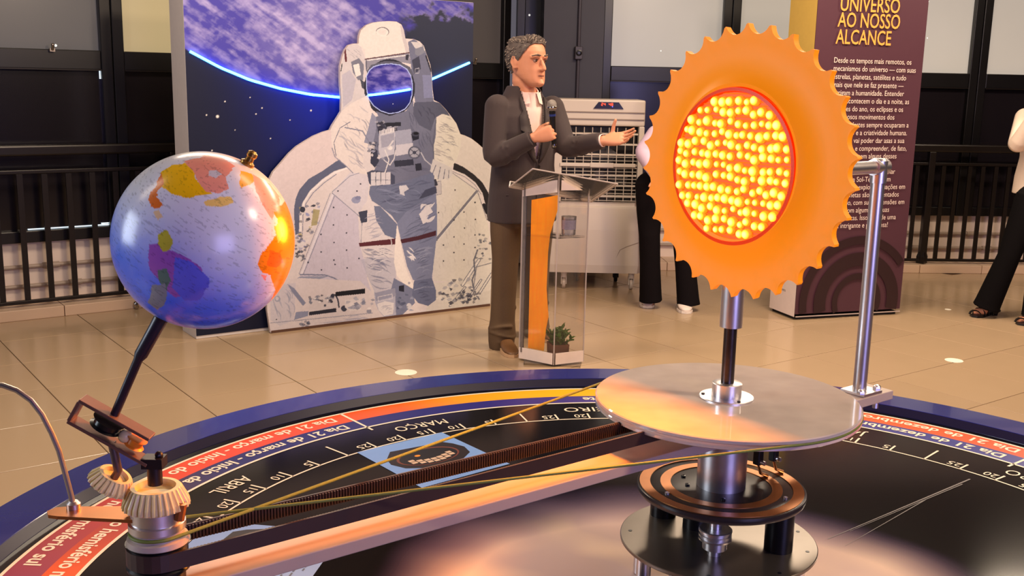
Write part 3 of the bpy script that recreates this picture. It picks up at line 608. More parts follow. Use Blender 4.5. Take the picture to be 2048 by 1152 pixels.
# ================================================================ the sun
SNm = -BD; SX = UP.cross(SNm).normalized()          # facing the globe
C0 = on_pl(1479, 327, SNm, AX.dot(SNm)+.034); SR = 284*(CM @ (C0-CAMP)).z/FPX
sun = thing('sun_lamp', 'big orange scalloped sun disc with a lit amber lamp', 'lamp', (AX.x, AX.y, Z_AC+.027))
fs = lambda r, a, z: C0+SX*(r*math.cos(a))+UP*(r*math.sin(a))+SNm*z
NT = 30; seg = NT*14
def edge(k):
    ph = ((k/seg*NT)+.47) % 1.0; x = 2*ph-1; return SR-.0265*SR/.243*math.sqrt(max(0, 1-abs(x)**2.1))
LR = 156/284*SR
sm_ = MB(); rings = []
for r, z in ((LR-.004, -.012), (LR-.004, .014), (LR+.002, .016), (LR+.008, .010), (LR+.022, .001), (LR+.05, -.003), (SR*.84, -.001)):
    rings.append([fs(r, 2*PI*k/seg, z) for k in range(seg)])
rings.append([fs(edge(k), 2*PI*k/seg, .000) for k in range(seg)]); rings.append([fs(edge(k)-.0006, 2*PI*k/seg, -.012) for k in range(seg)])
rings.append([fs(LR-.004, 2*PI*k/seg, -.012) for k in range(seg)])
sm_.loft(rings, False, True)
sm_.sm = [True]*len(sm_.sm)
for i in range(len(rings)-1):
    if i in (6, 7, 8):
        for k in range(seg): sm_.sm[i*seg+k] = False
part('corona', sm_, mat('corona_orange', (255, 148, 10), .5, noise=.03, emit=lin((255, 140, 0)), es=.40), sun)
LC = on_pl(1465, 334, SNm, AX.dot(SNm)+.034+.010)
fl = lambda x, y, z: LC+SX*x+UP*y+SNm*z
part('housing', MB().lathe([(LR+.004, -.055), (LR+.004, -.010), (LR-.006, -.004)], LC, SNm, seg=64), mat('lamp_housing', (210, 110, 10), .5), sun)
m = mat_glow('lens_red', (1.0, .085, .004), .95)
lens = part('lens', MB().lathe([(LR-.002, -.006), (LR-.006, .000), (.001, .001)], LC, SNm, seg=96), m, sun, label='red orange glowing lens face')
part('lens_ring', MB().lathe([(LR-.001, -.002), (LR+.0005, .006), (LR-.005, .007), (LR-.007, .001)], LC, SNm, seg=96, caps=False), mat('lens_ring_red', (235, 70, 10), .4, emit=lin((255, 50, 0)), es=.3), sun)
# moulded ribs on the lens and the light-emitting bulbs
k = MB()
for i in range(40):
    y = -LR*.95+1.9*LR*(i+.5)/40; hx = math.sqrt(max(0, (LR*.96)**2-y*y))
    k.tube([fl(-hx, y, .0015), fl(0, y, .002), fl(hx, y, .0015)], .0009, 5, smooth=False)
part('lens_ribs', k, mat_glow('lens_rib', (1.0, .14, .006), .95), lens, kind='stuff')
lm_ = mat_glow('led_amber', (1.0, .52, .035), 2.0); nt = lm_.node_tree; tc = nt.nodes.new('ShaderNodeTexCoord'); dp = nt.nodes.new('ShaderNodeVectorMath'); dp.operation = 'DOT_PRODUCT'; dp.inputs[1].default_value = SNm
nt.links.new(tc.outputs['Object'], dp.inputs[0]); rp_ = nt.nodes.new('ShaderNodeValToRGB'); nt.links.new(dp.outputs['Value'], rp_.inputs[0]); ce = rp_.color_ramp; ce.elements[0].position = .50; ce.elements[0].color = (.9, .10, .004, 1); ce.elements[1].position = .97; ce.elements[1].color = (1, .85, .22, 1)
e_ = ce.elements.new(.74); e_.color = (1, .46, .02, 1); nt.links.new(rp_.outputs[0], nt.nodes['Principled BSDF'].inputs['Emission Color'])
bm_ = MB().ball((0, 0, 0), 1, 12, 8, M=Matrix((SX, UP, SNm)).transposed()).mesh('led_bulb', lm_)
pos = []; dy = .0176
nr = int(LR*.93/dy)
for j in range(-nr, nr+1):
    y = j*dy; hx = math.sqrt(max(0, (LR*.90)**2-y*y)); n = max(2, int(2*hx/.0152)); 
    for i in range(n+1):
        x = -hx+2*hx*i/n; pos.append((x, y))
rj = random.Random(3)
for x, y in pos[:290]:
    o = link('led_bulb', bm_, lens); j1 = rj.uniform(-.0028, .0028); j2 = rj.uniform(-.0036, .0036); o.matrix_world = Matrix.Identity(4)
    o.location = fl(x+j1, y+j2, .001); s_ = rj.uniform(.0062, .0098); o.scale = (s_*1.05, s_*1.05, s_)
part('rod', MB().lathe([(.0112, 0), (.0112, 1.30-Z_AC)], AX+UP*(Z_AC+.020), seg=24), M_steel, sun, label='dark steel rod')
part('sleeve', MB().lathe([(.012, 0), (.0192, 0), (.0192, .24), (.012, .24)], AX+UP*1.113, seg=32), M_alu, sun, label='shiny metal sleeve')
ll = bpy.data.lights.new('sun_glow', 'AREA'); ll.shape = 'DISK'; ll.size = LR*1.7; ll.energy = 27; ll.color = (1, .27, .010)
lo = bpy.data.objects.new('sun_glow', ll); COL.objects.link(lo); lo.location = LC+SNm*.012; lo.rotation_euler = SNm.to_track_quat('-Z', 'Y').to_euler()
# ================================================================ printed backdrop and astronaut cut-out
_a = math.radians(35); PW = Vector((math.cos(_a), math.sin(_a), 0)); PU = Vector((-math.sin(_a), math.cos(_a), 0))
RP = Matrix((PW, PU, UP)).transposed(); DS = 5.813; DE = DS+.075
IL = np.array((.82, .68, .59))                       # print inks: photo colour / white of the lit paper
def ink(c): return np.minimum(np.array(lin(c))/IL*.77, .9)
class Canvas:
    """small painter working in pixels of the photograph; used for flat prints only"""
    def __init__(s, x0, y0, x1, y1, k, base): s.x0, s.y0, s.k = x0, y0, k; s.w, s.h = int((x1-x0)*k), int((y1-y0)*k); s.a = np.empty((s.h, s.w, 3)); s.a[:] = ink(base)
    def _reg(s, pts, pad=0):
        xs = [p[0] for p in pts]; ys = [p[1] for p in pts]; c = lambda v, o, n: int(min(max((v-o)*s.k, 0), n))
        i0, i1, j0, j1 = c(min(xs)-pad, s.x0, s.w), c(max(xs)+pad+1, s.x0, s.w), c(min(ys)-pad, s.y0, s.h), c(max(ys)+pad+1, s.y0, s.h)
        if i1 <= i0 or j1 <= j0: return None
        X, Y = np.meshgrid(np.arange(i0, i1)/s.k+s.x0+.25, np.arange(j0, j1)/s.k+s.y0+.25); return slice(j0, j1), slice(i0, i1), X, Y
    def poly(s, pts, col, alpha=1.):
        r = s._reg(pts)
        if not r: return s
        m = inpoly(r[2].ravel(), r[3].ravel(), pts).reshape(r[2].shape); b = s.a[r[0], r[1]]; b[m] = b[m]*(1-alpha)+ink(col)*alpha; return s
    def line(s, pts, wd, col, alpha=1.):
        for (xa, ya), (xb, yb) in zip(pts, pts[1:]):
            r = s._reg([(xa, ya), (xb, yb)], wd+1)
            if not r: continue
            dx, dy = xb-xa, yb-ya; L = dx*dx+dy*dy+1e-9; t = np.clip(((r[2]-xa)*dx+(r[3]-ya)*dy)/L, 0, 1)
            m = np.hypot(r[2]-xa-t*dx, r[3]-ya-t*dy) < wd/2; b = s.a[r[0], r[1]]; b[m] = b[m]*(1-alpha)+ink(col)*alpha
        return s
    def ell(s, cx, cy, rx, ry, col, alpha=1., n=36): return s.poly([(cx+rx*math.cos(2*PI*i/n), cy+ry*math.sin(2*PI*i/n)) for i in range(n)], col, alpha)
    def folds(s, pts, n, ang, ln, col, alpha=.5, seed=0, wd=2.2):
        """wrinkles drawn inside an outline"""
        r = random.Random(seed); xs = [p[0] for p in pts]; ys = [p[1] for p in pts]; ca, sa = math.cos(math.radians(ang)), math.sin(math.radians(ang)); k = 0; tr = 0
        while k < n and tr < n*30:
            tr += 1; x, y = r.uniform(min(xs), max(xs)), r.uniform(min(ys), max(ys)); q = r.uniform(.5, 1)*ln; bow = r.uniform(-.25, .25)*q; nn = 7
            st = [(x+ca*q*t-sa*bow*(1-(2*t-1)**2), y+sa*q*t+ca*bow*(1-(2*t-1)**2)) for t in [i/nn for i in range(nn+1)]]
            if not inpoly(np.array([p[0] for p in (st[0], st[4], st[-1])]), np.array([p[1] for p in (st[0], st[4], st[-1])]), pts).all(): continue
            w_ = r.uniform(.6, 1.3)*wd
            top = [(px-sa*-w_*math.sin(PI*i/nn)*.8, py+ca*-w_*math.sin(PI*i/nn)*.8) for i, (px, py) in enumerate(st)]; s.poly(st+top[::-1], col, alpha); k += 1
        return s
    def clutter(s, pts, n, cols, lo, hi, seed=0):
        r = random.Random(seed); xs = [p[0] for p in pts]; ys = [p[1] for p in pts]; k = 0; tr = 0
        while k < n and tr < n*20:
            tr += 1; x, y = r.uniform(min(xs), max(xs)), r.uniform(min(ys), max(ys))
            if not inpoly(np.array([x]), np.array([y]), pts)[0]: continue
            m = r.randint(4, 6); a0 = r.uniform(0, 6); s.poly([(x+r.uniform(lo, hi)*math.cos(a0+2*PI*i/m), y+r.uniform(lo, hi)*.7*math.sin(a0+2*PI*i/m)) for i in range(m)], r.choice(cols), r.uniform(.6, 1)); k += 1
        return s
    def sample(s, P):
        x, y = to_px(P); i = np.clip(((x-s.x0)*s.k).astype(int), 0, s.w-1); j = np.clip(((y-s.y0)*s.k).astype(int), 0, s.h-1); return s.a[j, i]
M_print = mat_vcol('printed_vinyl', .42, .3); M_boxw = mat('panel_side_white', (215, 205, 200), .5); M_foam = mat('foam_edge', (92, 62, 48), .7)
# ---- Earth backdrop: a deep printed box
LA_x = [340, 366, 380, 440, 500, 560, 620, 683, 740, 800, 860, 940, 980]; LA_y = [80, 95, 103, 135, 160, 177, 189, 195, 190, 178, 160, 125, 105]
eL, eR = on_pl(372, 150, PU, DE).dot(PW), on_pl(945.5, 130, PU, DE).dot(PW); eT = on_pl(948, 5, PU, DE).z
bd = thing('earth_backdrop', 'tall printed backdrop of the earth from space with blue light strip', 'backdrop', PW*((eL+eR)/2)+PU*(DE+.1))
part('box_frame', MB().box(PW*((eL+eR)/2)+PU*(DE+.128)+UP*(eT/2), (eR-eL, .25, eT), RP), M_boxw, bd, bevel=.003, label='white box frame')
def earth_paint(P):
    x, y = to_px(P); arc = np.interp(x, LA_x, LA_y); d = arc-y
    ca, sa = math.cos(.62), math.sin(.62); u = (x*ca+y*sa)/70; v = (-x*sa+y*ca)/13
    n = fbm(u+3, v+5, 6, 31); n2 = fbm(x/16+2, y/13+4, 5, 8); cl = np.clip((n*.62+n2*.38-.42)*3.4, 0, 1)*.82
    blob = np.clip(1-np.hypot((x-610)/130, (y-70)/110), 0, 1); cl = np.clip(cl+.5*blob*(.4+n2), 0, 1)
    ind, pal = ink((74, 62, 146)), ink((194, 168, 192)); lav = ink((150, 134, 200)); col = ind*(1-cl[:, None])+(pal*.75+lav*.25)*cl[:, None]
    h = np.clip(1-d/42, 0, 1)[:, None]; col = col*(1-h*.7)+ink((58, 52, 168))*h*.7
    # dark ocean at the right, cloud tops along the upper edge
    k = np.clip((x-785+(n2-.5)*90-y*.05)/40, 0, 1)*np.clip((y-18+(n2-.5)*75)/16, 0, 1); k = k[:, None]; col = col*(1-k)+ink((46, 46, 62))*k
    sp = ink((20, 22, 40)); bl = ink((14, 34, 160)); b = np.exp(-((x-690)/150)**2)*np.exp(-np.clip(y-arc, 0, 999)/130); b = b[:, None]*.95
    sky = sp*(1-b)+bl*b; sky = np.where((x > 860)[:, None], sky*.55+ink((34, 32, 42))*.45, sky)
    r = np.random.RandomState(4); st = np.zeros(len(x))
    for sx, sy, sr in [(435, 233, 2.4), (413, 230, 1.2), (512, 228, 1.1), (524, 216, 1.1), (622, 221, 1.4), (450, 203, 1.2), (541, 277, 1.0), (424, 301, 1.1), (500, 195, .9), (580, 240, .9), (470, 260, .8)]: st = np.maximum(st, np.clip(1.6-np.hypot(x-sx, y-sy)/sr, 0, 1))
    sky = sky*(1-st[:, None])+np.array((.9, .85, .8))*st[:, None]
    o = np.clip(d/3+.5, 0, 1)[:, None]; return col*o+sky*(1-o)
efr = lambda a, b: np.array(PU*(DE-.0005))+np.outer(eL+(eR-eL)*a, np.array(PW))+np.outer(.02+(eT-.022)*b, np.array((0, 0, 1.)))
painted('earth_print', 560, 640, efr, earth_paint, M_print, bd)
M_led = mat_glow('led_strip_blue', (.08, .46, 1.0), 7.5)
def strip(par, xs, d, lab=None):
    pts = [on_pl(x, np.interp(x, LA_x, LA_y), PU, d) for x in xs]; return part('light_strip', MB().tube(pts, .0075, 8), M_led, par, label='blue glowing light strip')
strip(bd, [380+i*(690-380)/24 for i in range(25)], DE-.008); strip(bd, [856+i*(939-856)/6 for i in range(7)], DE-.008)
# ---- astronaut cut-out
OUT = [(541, 667), (534, 620), (532, 540), (531, 460), (533, 400), (537, 362), (546, 344), (560, 328), (578, 307), (593, 293), (612, 281), (627, 272), (646, 264), (660, 260), (665, 250), (674, 236), (682, 223), (682.5, 197), (680, 165), (680, 133), (685, 112), (690, 99), (697, 90), (708, 87), (717, 87), (718, 72), (722, 60), (733, 50), (746, 45), (760, 43), (778, 42), (793, 43), (803, 49), (808, 60), (811, 77), (827, 78), (840, 83), (848, 92), (854, 110), (861, 130), (864, 150), (865, 175), (868, 200), (880, 206), (892, 219), (902, 232), (913, 247), (921, 268), (930, 271), (943, 277), (956, 287), (967, 297), (978, 312), (987, 327), (991, 348), (990, 380), (987, 430), (984, 520), (981, 612)]
C = Canvas(525, 36, 1000, 675, 2, (220, 194, 184)); c = C
Lc, Mc, Dc, Kc = (222, 196, 184), (164, 152, 164), (104, 102, 122), (42, 38, 44)
# payload bay shell and dark rims
c.poly([(537, 362), (560, 328), (593, 293), (627, 272), (660, 260), (690, 300), (680, 318), (645, 342), (617, 358), (599, 379), (590, 400), (588, 420), (589, 470), (575, 480), (531, 470)], (216, 186, 178))
c.folds([(545, 400), (620, 300), (660, 280), (668, 310), (600, 360), (575, 420)], 10, -38, 26, (196, 170, 166), .5, 1, 1.5)
c.poly([(589, 447), (588, 419), (591, 398), (599, 379), (617, 358), (645, 342), (669, 325), (679, 319), (695, 334), (669, 342), (645, 358), (620, 381), (605, 405), (599, 429), (598, 467), (591, 470)], (96, 94, 112))
c.line([(601, 468), (602, 429), (608, 405), (622, 383), (646, 361), (670, 345), (697, 335)], 3, (232, 210, 200)); c.line([(605, 468), (606, 430), (612, 407), (626, 386), (649, 365), (672, 349)], 1.6, (130, 122, 136))
c.poly([(921, 268), (943, 277), (967, 297), (987, 327), (991, 380), (984, 390), (972, 372), (950, 350), (925, 333), (908, 322)], (214, 190, 176)); c.folds([(925, 275), (985, 330), (985, 380), (930, 330)], 8, 48, 20, (190, 168, 158), .5, 3, 1.3)
c.poly([(908, 325), (927, 334), (947, 348), (965, 365), (977, 386), (982, 407), (982, 438), (974, 436), (972, 414), (965, 386), (951, 365), (930, 349), (906, 339)], (44, 38, 40))
c.line([(968, 410), (974, 425)], 7, (36, 32, 38)); c.line([(905, 343), (930, 354), (950, 370), (962, 388)], 1.5, (150, 136, 136))
# left quilted panel
c.poly([(664, 386), (715, 430), (735, 560), (745, 590), (600, 560), (600, 548)], (202, 180, 184)); c.poly([(664, 386), (700, 345), (740, 350), (735, 400), (715, 432)], (210, 188, 186))
c.line([(666, 388), (603, 548)], 4, (224, 202, 198)); c.line([(669, 392), (607, 548)], 1.3, (140, 130, 142)); c.line([(661, 386), (598, 548)], 1.2, (150, 138, 148)); c.line([(664, 386), (718, 432)], 1.6, (142, 132, 144)); c.line([(664, 384), (700, 352), (742, 338)], 1.5, (150, 140, 150))
c.line([(600, 549), (650, 550), (668, 556), (688, 568)], 2.5, (120, 116, 132)); c.poly([(600, 553), (660, 552), (640, 558), (585, 562)], (150, 142, 154))
c.folds([(660, 400), (715, 440), (728, 550), (610, 545)], 34, 82, 22, (184, 164, 172), .45, 5, 2)
for x, y in ((667, 415), (694, 430), (667, 450), (642, 469), (693, 466), (668, 485), (642, 504), (693, 500), (668, 520), (616, 525), (643, 540), (670, 529), (694, 536), (718, 517), (655, 560), (697, 562), (676, 382), (714, 382), (721, 368)): c.ell(x, y, 1.7, 1.5, (58, 54, 66))
c.ell(712, 400, 9, 7, (150, 142, 160)); c.ell(716, 396, 6, 4, (130, 124, 146))
# right quilted panel
c.poly([(868, 352), (905, 345), (955, 382), (974, 440), (980, 470), (950, 565), (866, 562)], (216, 194, 178)); c.folds([(880, 390), (955, 400), (970, 450), (940, 550), (872, 545)], 46, 78, 20, (186, 166, 154), .5, 6, 2)
c.line([(954, 383), (873, 479)], 6, (120, 110, 116)); c.line([(956, 384), (876, 480)], 1.4, (224, 204, 190)); c.line([(955, 383), (974, 440)], 1.5, (130, 118, 120)); c.line([(905, 346), (956, 382)], 1.4, (140, 128, 130))
for x, y in ((910, 380), (877, 425), (928, 424), (950, 405), (951, 439), (929, 456), (908, 440), (950, 470), (908, 474), (887, 490), (928, 488), (908, 505), (887, 522), (928, 520), (950, 495)): c.ell(x, y, 1.7, 1.5, (66, 58, 62))
c.poly([(858, 365), (882, 362), (883, 388), (860, 392)], (196, 176, 168)); c.line([(858, 365), (882, 362), (883, 388), (860, 392), (858, 365)], 1, (130, 118, 122)); c.poly([(853, 362), (872, 358), (876, 370), (858, 377)], (60, 56, 66))
# equipment at the left edge of the bay
c.clutter([(600, 410), (640, 405), (640, 440), (610, 500), (596, 500)], 46, [(60, 58, 70), (120, 112, 124), (226, 202, 190), (176, 150, 90), (150, 142, 170), (210, 188, 180)], 2, 6, 11); c.poly([(627, 418), (640, 420), (634, 450), (622, 452)], (160, 138, 76), .8); c.ell(605, 419, 5, 6, (58, 56, 66))
c.clutter([(592, 470), (612, 480), (610, 520), (590, 520)], 30, [(50, 48, 58), (96, 92, 104), (222, 200, 190)], 2, 6, 12)
# floor of the bay, left
c.poly([(534, 562), (600, 556), (720, 562), (760, 600), (790, 640), (600, 662), (541, 667)], (216, 190, 182))
c.poly([(540, 570), (592, 566), (588, 640), (560, 652), (541, 640)], (204, 182, 180)); c.folds([(542, 572), (592, 568), (590, 640), (545, 648)], 12, 70, 36, (150, 142, 154), .6, 14, 4); c.poly([(575, 568), (588, 576), (612, 606), (606, 612), (584, 584)], (132, 126, 142)); c.poly([(592, 624), (617, 622), (616, 632), (588, 640)], (140, 134, 150)); c.ell(555, 598, 6, 6, (160, 150, 158)); c.ell(554, 597, 3.5, 3.5, (206, 184, 182))
c.poly([(618, 596), (668, 590), (672, 612), (668, 620), (618, 627)], (212, 188, 180)); c.clutter([(618, 594), (668, 589), (668, 604), (620, 606)], 34, [(56, 54, 66), (120, 114, 124), (228, 206, 196)], 2, 5, 15)
c.poly([(618, 624), (672, 616), (673, 624), (618, 631)], (42, 40, 50)); c.line([(671, 590), (676, 600), (678, 614)], 3, (60, 58, 70)); c.ell(688, 617, 6, 6, (64, 62, 74)); c.ell(650, 611, 2.6, 2.4, (80, 76, 86))
c.poly([(671, 584), (730, 577), (730, 587), (671, 593)], (30, 28, 34)); c.poly([(690, 600), (720, 598), (722, 620), (700, 622), (690, 615)], (224, 200, 190)); c.clutter([(690, 600), (748, 590), (748, 625), (700, 628)], 16, [(120, 116, 130), (160, 150, 160), (230, 206, 196)], 3, 8, 16)
c.line([(541, 646), (604, 640), (745, 626)], 1.4, (150, 140, 148)); c.line([(604, 640), (605, 660)], 1, (150, 140, 148)); c.folds([(600, 640), (748, 628), (780, 638), (600, 660)], 9, -6, 46, (176, 160, 166), .7, 17, 4); c.ell(553, 639, 1.6, 1.4, (60, 56, 66)); c.clutter([(598, 645), (618, 643), (615, 660), (600, 660)], 9, [(110, 106, 120), (80, 78, 92)], 2, 6, 19)
# floor of the bay, right: struts and cables
c.poly([(862, 566), (950, 560), (986, 460), (983, 612), (850, 632)], (216, 194, 178)); c.poly([(952, 532), (984, 522), (982, 580), (945, 590)], (222, 200, 184)); c.line([(945, 590), (953, 534), (982, 526)], 2, (140, 128, 128))
for a in (((925, 570), (958, 520), 5), ((955, 592), (983, 548), 4), ((935, 600), (962, 560), 3), ((900, 612), (930, 575), 3)): c.line([a[0], a[1]], a[2]+2, (120, 112, 118)); c.line([a[0], a[1]], a[2]-1, (226, 204, 190))
c.line([(955, 500), (948, 520), (950, 545), (944, 560), (948, 580), (958, 598)], 3, (110, 102, 108))
c.clutter([(900, 560), (940, 556), (960, 590), (960, 605), (880, 615), (870, 590)], 60, [(70, 64, 74), (120, 112, 120), (228, 206, 190), (170, 156, 156), (206, 186, 172)], 2, 7, 21); c.clutter([(955, 470), (984, 462), (983, 520), (950, 520)], 26, [(92, 86, 92), (150, 138, 138), (226, 204, 188)], 2, 5, 22); c.clutter([(915, 575), (950, 580), (950, 606), (920, 606)], 18, [(48, 46, 56), (80, 76, 86)], 2, 6, 23)
c.line([(852, 631), (982, 611)], 3, (190, 172, 162))
# ---- the space suit
c.poly([(682, 223), (680, 140), (690, 99), (700, 89), (720, 88), (735, 130), (738, 200), (700, 222)], (206, 184, 178)); c.poly([(684, 150), (700, 140), (712, 160), (704, 200), (686, 215)], (186, 168, 172)); c.line([(690, 99), (692, 122)], 4, (96, 40, 46)); c.line([(684, 128), (682, 142)], 2, (60, 56, 62))
c.poly([(702, 124), (718, 116), (728, 130), (726, 160), (716, 160), (706, 145)], (120, 112, 122)); c.poly([(706, 130), (718, 127), (722, 150), (712, 154)], (228, 206, 194)); c.poly([(720, 158), (730, 165), (732, 180), (724, 176)], (70, 66, 76)); c.folds([(690, 95), (720, 92), (732, 130), (700, 130)], 8, 40, 18, (150, 138, 142), .6, 25)
c.poly([(816, 84), (828, 78), (847, 92), (853, 108), (862, 140), (865, 190), (868, 205), (832, 212), (824, 170), (822, 130)], (112, 106, 122)); c.poly([(822, 84), (838, 84), (851, 98), (848, 106), (830, 96)], (206, 186, 178)); c.poly([(830, 98), (846, 92), (850, 105), (836, 112), (830, 108)], (130, 122, 130)); c.poly([(824, 120), (838, 112), (842, 138), (828, 148)], (66, 62, 76)); c.line([(852, 112), (862, 142)], 3, (44, 40, 50)); c.line([(830, 138), (838, 136), (838, 146), (830, 147), (830, 138)], 1.2, (180, 166, 170)); c.poly([(845, 150), (863, 150), (866, 196), (848, 196)], (128, 122, 146))
c.poly([(717, 90), (718, 72), (722, 60), (733, 50), (746, 45), (760, 43), (778, 42), (793, 43), (803, 49), (808, 60), (812, 78), (818, 105), (770, 112), (731, 118), (730, 100)], (228, 202, 188)); c.poly([(800, 48), (808, 60), (818, 105), (812, 106), (803, 70)], (190, 168, 166), .7)
c.ell(765, 63.5, 13.2, 9.4, (120, 106, 108)); c.ell(764.5, 64.5, 12, 8.6, (232, 206, 192)); c.ell(765, 64, 8, 6, (222, 196, 184))
c.poly([(730, 118), (770, 113), (818, 106), (822, 128), (800, 124), (770, 123), (742, 130), (732, 142)], (142, 130, 138)); c.line([(730, 118.5), (770, 112.5), (818, 105.5)], 2.2, (92, 56, 58)); c.line([(732, 121), (770, 116), (810, 111)], 2, (232, 208, 198)); c.line([(733, 142), (733, 120)], 1.4, (80, 74, 84)); c.poly([(812, 110), (818, 109), (816, 121), (811, 119)], (52, 48, 58))
c.ell(779, 176, 51, 58, (46, 42, 52)); c.poly([(733, 142), (742, 130), (770, 122), (800, 124), (820, 134), (828, 150), (822, 150), (805, 136), (775, 130), (748, 138), (738, 155)], (92, 86, 98)); c.poly([(752, 222), (779, 232), (812, 222), (826, 200), (830, 240), (760, 240)], (112, 106, 122))
vis = [(734, 152), (739, 142), (748, 134), (762, 130), (782, 128.5), (800, 131), (813, 139), (821, 152), (824, 168), (823.5, 188), (819, 205), (810, 217), (796, 224), (779, 226.5), (762, 221), (748, 211), (738, 197), (734, 178)]
c.poly([(779+(x-779)*1.035, 178+(y-178)*1.035) for x, y in vis], (176, 176, 226))
r_ = c._reg(vis); X, Y = r_[2], r_[3]; mk = inpoly(X.ravel(), Y.ravel(), vis).reshape(X.shape); ly = 190-(X-737)*.143
n_ = fbm(X/17+Y/40+3, Y/7-X/40+9, 5, 41); cl = np.clip((n_-.35)*2.4, 0, 1)[..., None]; upc = ink((52, 44, 128))*(1-cl)+ink((140, 120, 176))*cl; lo_ = ink((26, 34, 128))*np.clip(1-(Y-ly)/50, .15, 1)[..., None]+ink((24, 24, 44))*(1-np.clip(1-(Y-ly)/50, .15, 1))[..., None]
c.a[r_[0], r_[1]][mk] = np.where((Y < ly)[..., None], upc, lo_)[mk]; c.ell(786, 208, 1.2, 1.2, (220, 210, 220))
# torso, arms
c.poly([(735, 235), (760, 232), (800, 232), (830, 215), (868, 204), (876, 260), (872, 330), (868, 360), (745, 372), (738, 330)], (112, 106, 120)); c.folds([(810, 220), (870, 210), (872, 300), (830, 300)], 16, 72, 36, (84, 80, 96), .6, 31, 3); c.folds([(740, 330), (868, 330), (866, 360), (745, 366)], 10, 8, 40, (84, 80, 96), .5, 32, 3)
c.poly([(828, 205), (868, 203), (882, 206), (893, 220), (900, 232), (884, 228), (870, 236), (862, 262), (838, 250), (826, 228)], (86, 82, 96)); c.folds([(828, 207), (890, 220), (866, 250), (836, 245)], 9, 60, 24, (64, 60, 74), .6, 33, 3)
c.poly([(735, 190), (704, 206), (682, 223), (674, 236), (665, 250), (662, 272), (664, 292), (672, 312), (690, 330), (712, 344), (738, 350), (752, 334), (742, 300), (752, 262), (752, 235), (742, 215)], Lc)
LAm = [(735, 192), (690, 222), (668, 250), (666, 292), (690, 328), (735, 346), (744, 310), (750, 240)]; c.folds(LAm, 22, 38, 40, (172, 156, 160), .6, 34, 3.4); c.folds(LAm, 9, 60, 34, (120, 112, 126), .6, 35, 3.2)
c.poly([(744, 225), (752, 234), (752, 262), (745, 290), (728, 285), (738, 250)], (140, 132, 146)); c.line([(672, 312), (668, 285), (680, 256), (700, 244)], 1.6, (120, 110, 122)); c.line([(690, 255), (725, 262), (742, 290)], 2.4, (130, 122, 134)); c.line([(706, 346), (690, 330), (670, 314), (664, 296)], 1.6, (132, 124, 136))
c.poly([(728, 300), (738, 290), (752, 300), (756, 322), (748, 342), (734, 346), (726, 330)], (214, 190, 182)); c.poly([(742, 296), (754, 300), (758, 322), (750, 336), (741, 326)], (56, 54, 68)); c.clutter([(735, 282), (765, 285), (768, 318), (735, 320)], 26, [(92, 88, 102), (206, 184, 178), (150, 140, 150), (60, 58, 70)], 2, 6, 36)
c.poly([(734, 345), (745, 340), (780, 345), (790, 352), (790, 372), (770, 382), (748, 378), (738, 366)], (72, 70, 86))
for x0, x1, yb in ((742, 751, 376), (752, 761, 381), (762, 771, 380), (772, 781, 374)): c.poly([(x0, 345), (x1, 344), (x1+1, yb-3), ((x0+x1)/2, yb), (x0, yb-3)], (206, 186, 182)); c.line([(x0, 360), (x1, 360)], 1.2, (120, 112, 124)); c.line([(x1+.5, 346), (x1+1, yb-3)], 1.2, (74, 72, 86))
c.line([(768, 320), (780, 330), (788, 318), (792, 300)], 2.2, (206, 186, 182))
# chest unit
c.poly([(752, 244), (790, 246), (795, 262), (792, 270), (757, 268)], (60, 56, 68)); c.clutter([(752, 242), (792, 244), (794, 258), (756, 262)], 22, [(40, 38, 46), (170, 156, 160), (110, 104, 116)], 2, 5, 38); c.poly([(770, 246), (802, 244), (802, 252), (772, 253)], (40, 38, 46))
c.poly([(758, 262), (788, 254), (790, 266), (789, 308), (762, 316), (757, 300)], (190, 174, 176)); c.poly([(760, 262), (788, 255), (788, 264), (761, 270)], (214, 194, 188))
for i in range(8): c.line([(762+i*3.3, 262-i*.8), (762+i*3.3, 268-i*.8)], .9, (110, 104, 116))
c.poly([(761, 272), (788, 266), (788, 290), (763, 296)], (158, 146, 154)); c.poly([(790, 262), (822, 258), (826, 306), (792, 312)], (158, 148, 158)); c.poly([(792, 290), (826, 286), (826, 306), (792, 312)], (196, 178, 178)); c.poly([(822, 268), (838, 266), (838, 278), (826, 282)], (38, 36, 46)); c.ell(831, 268, 8, 5, (66, 62, 74)); c.ell(832, 267, 5, 3, (26, 24, 30)); c.ell(829, 305, 13, 13, (92, 88, 100)); c.ell(829, 305, 10, 10, (166, 154, 158)); c.line([(820, 298), (838, 312)], 1.5, (70, 66, 78)); c.line([(838, 299), (820, 311)], 1.5, (70, 66, 78)); c.ell(829, 305, 3.5, 3.5, (70, 66, 78))
c.poly([(788, 322), (826, 318), (828, 330), (790, 334)], (52, 50, 62)); c.poly([(830, 328), (842, 326), (844, 340), (832, 342)], (46, 44, 54)); c.line([(770, 300), (778, 320), (770, 345)], 2, (216, 196, 188)); c.ell(780, 296, 5, 4, (226, 206, 196)); c.line([(776, 296), (786, 282)], 3, (210, 190, 184)); c.line([(842, 305), (850, 320), (862, 330), (866, 344)], 2.2, (190, 174, 174))
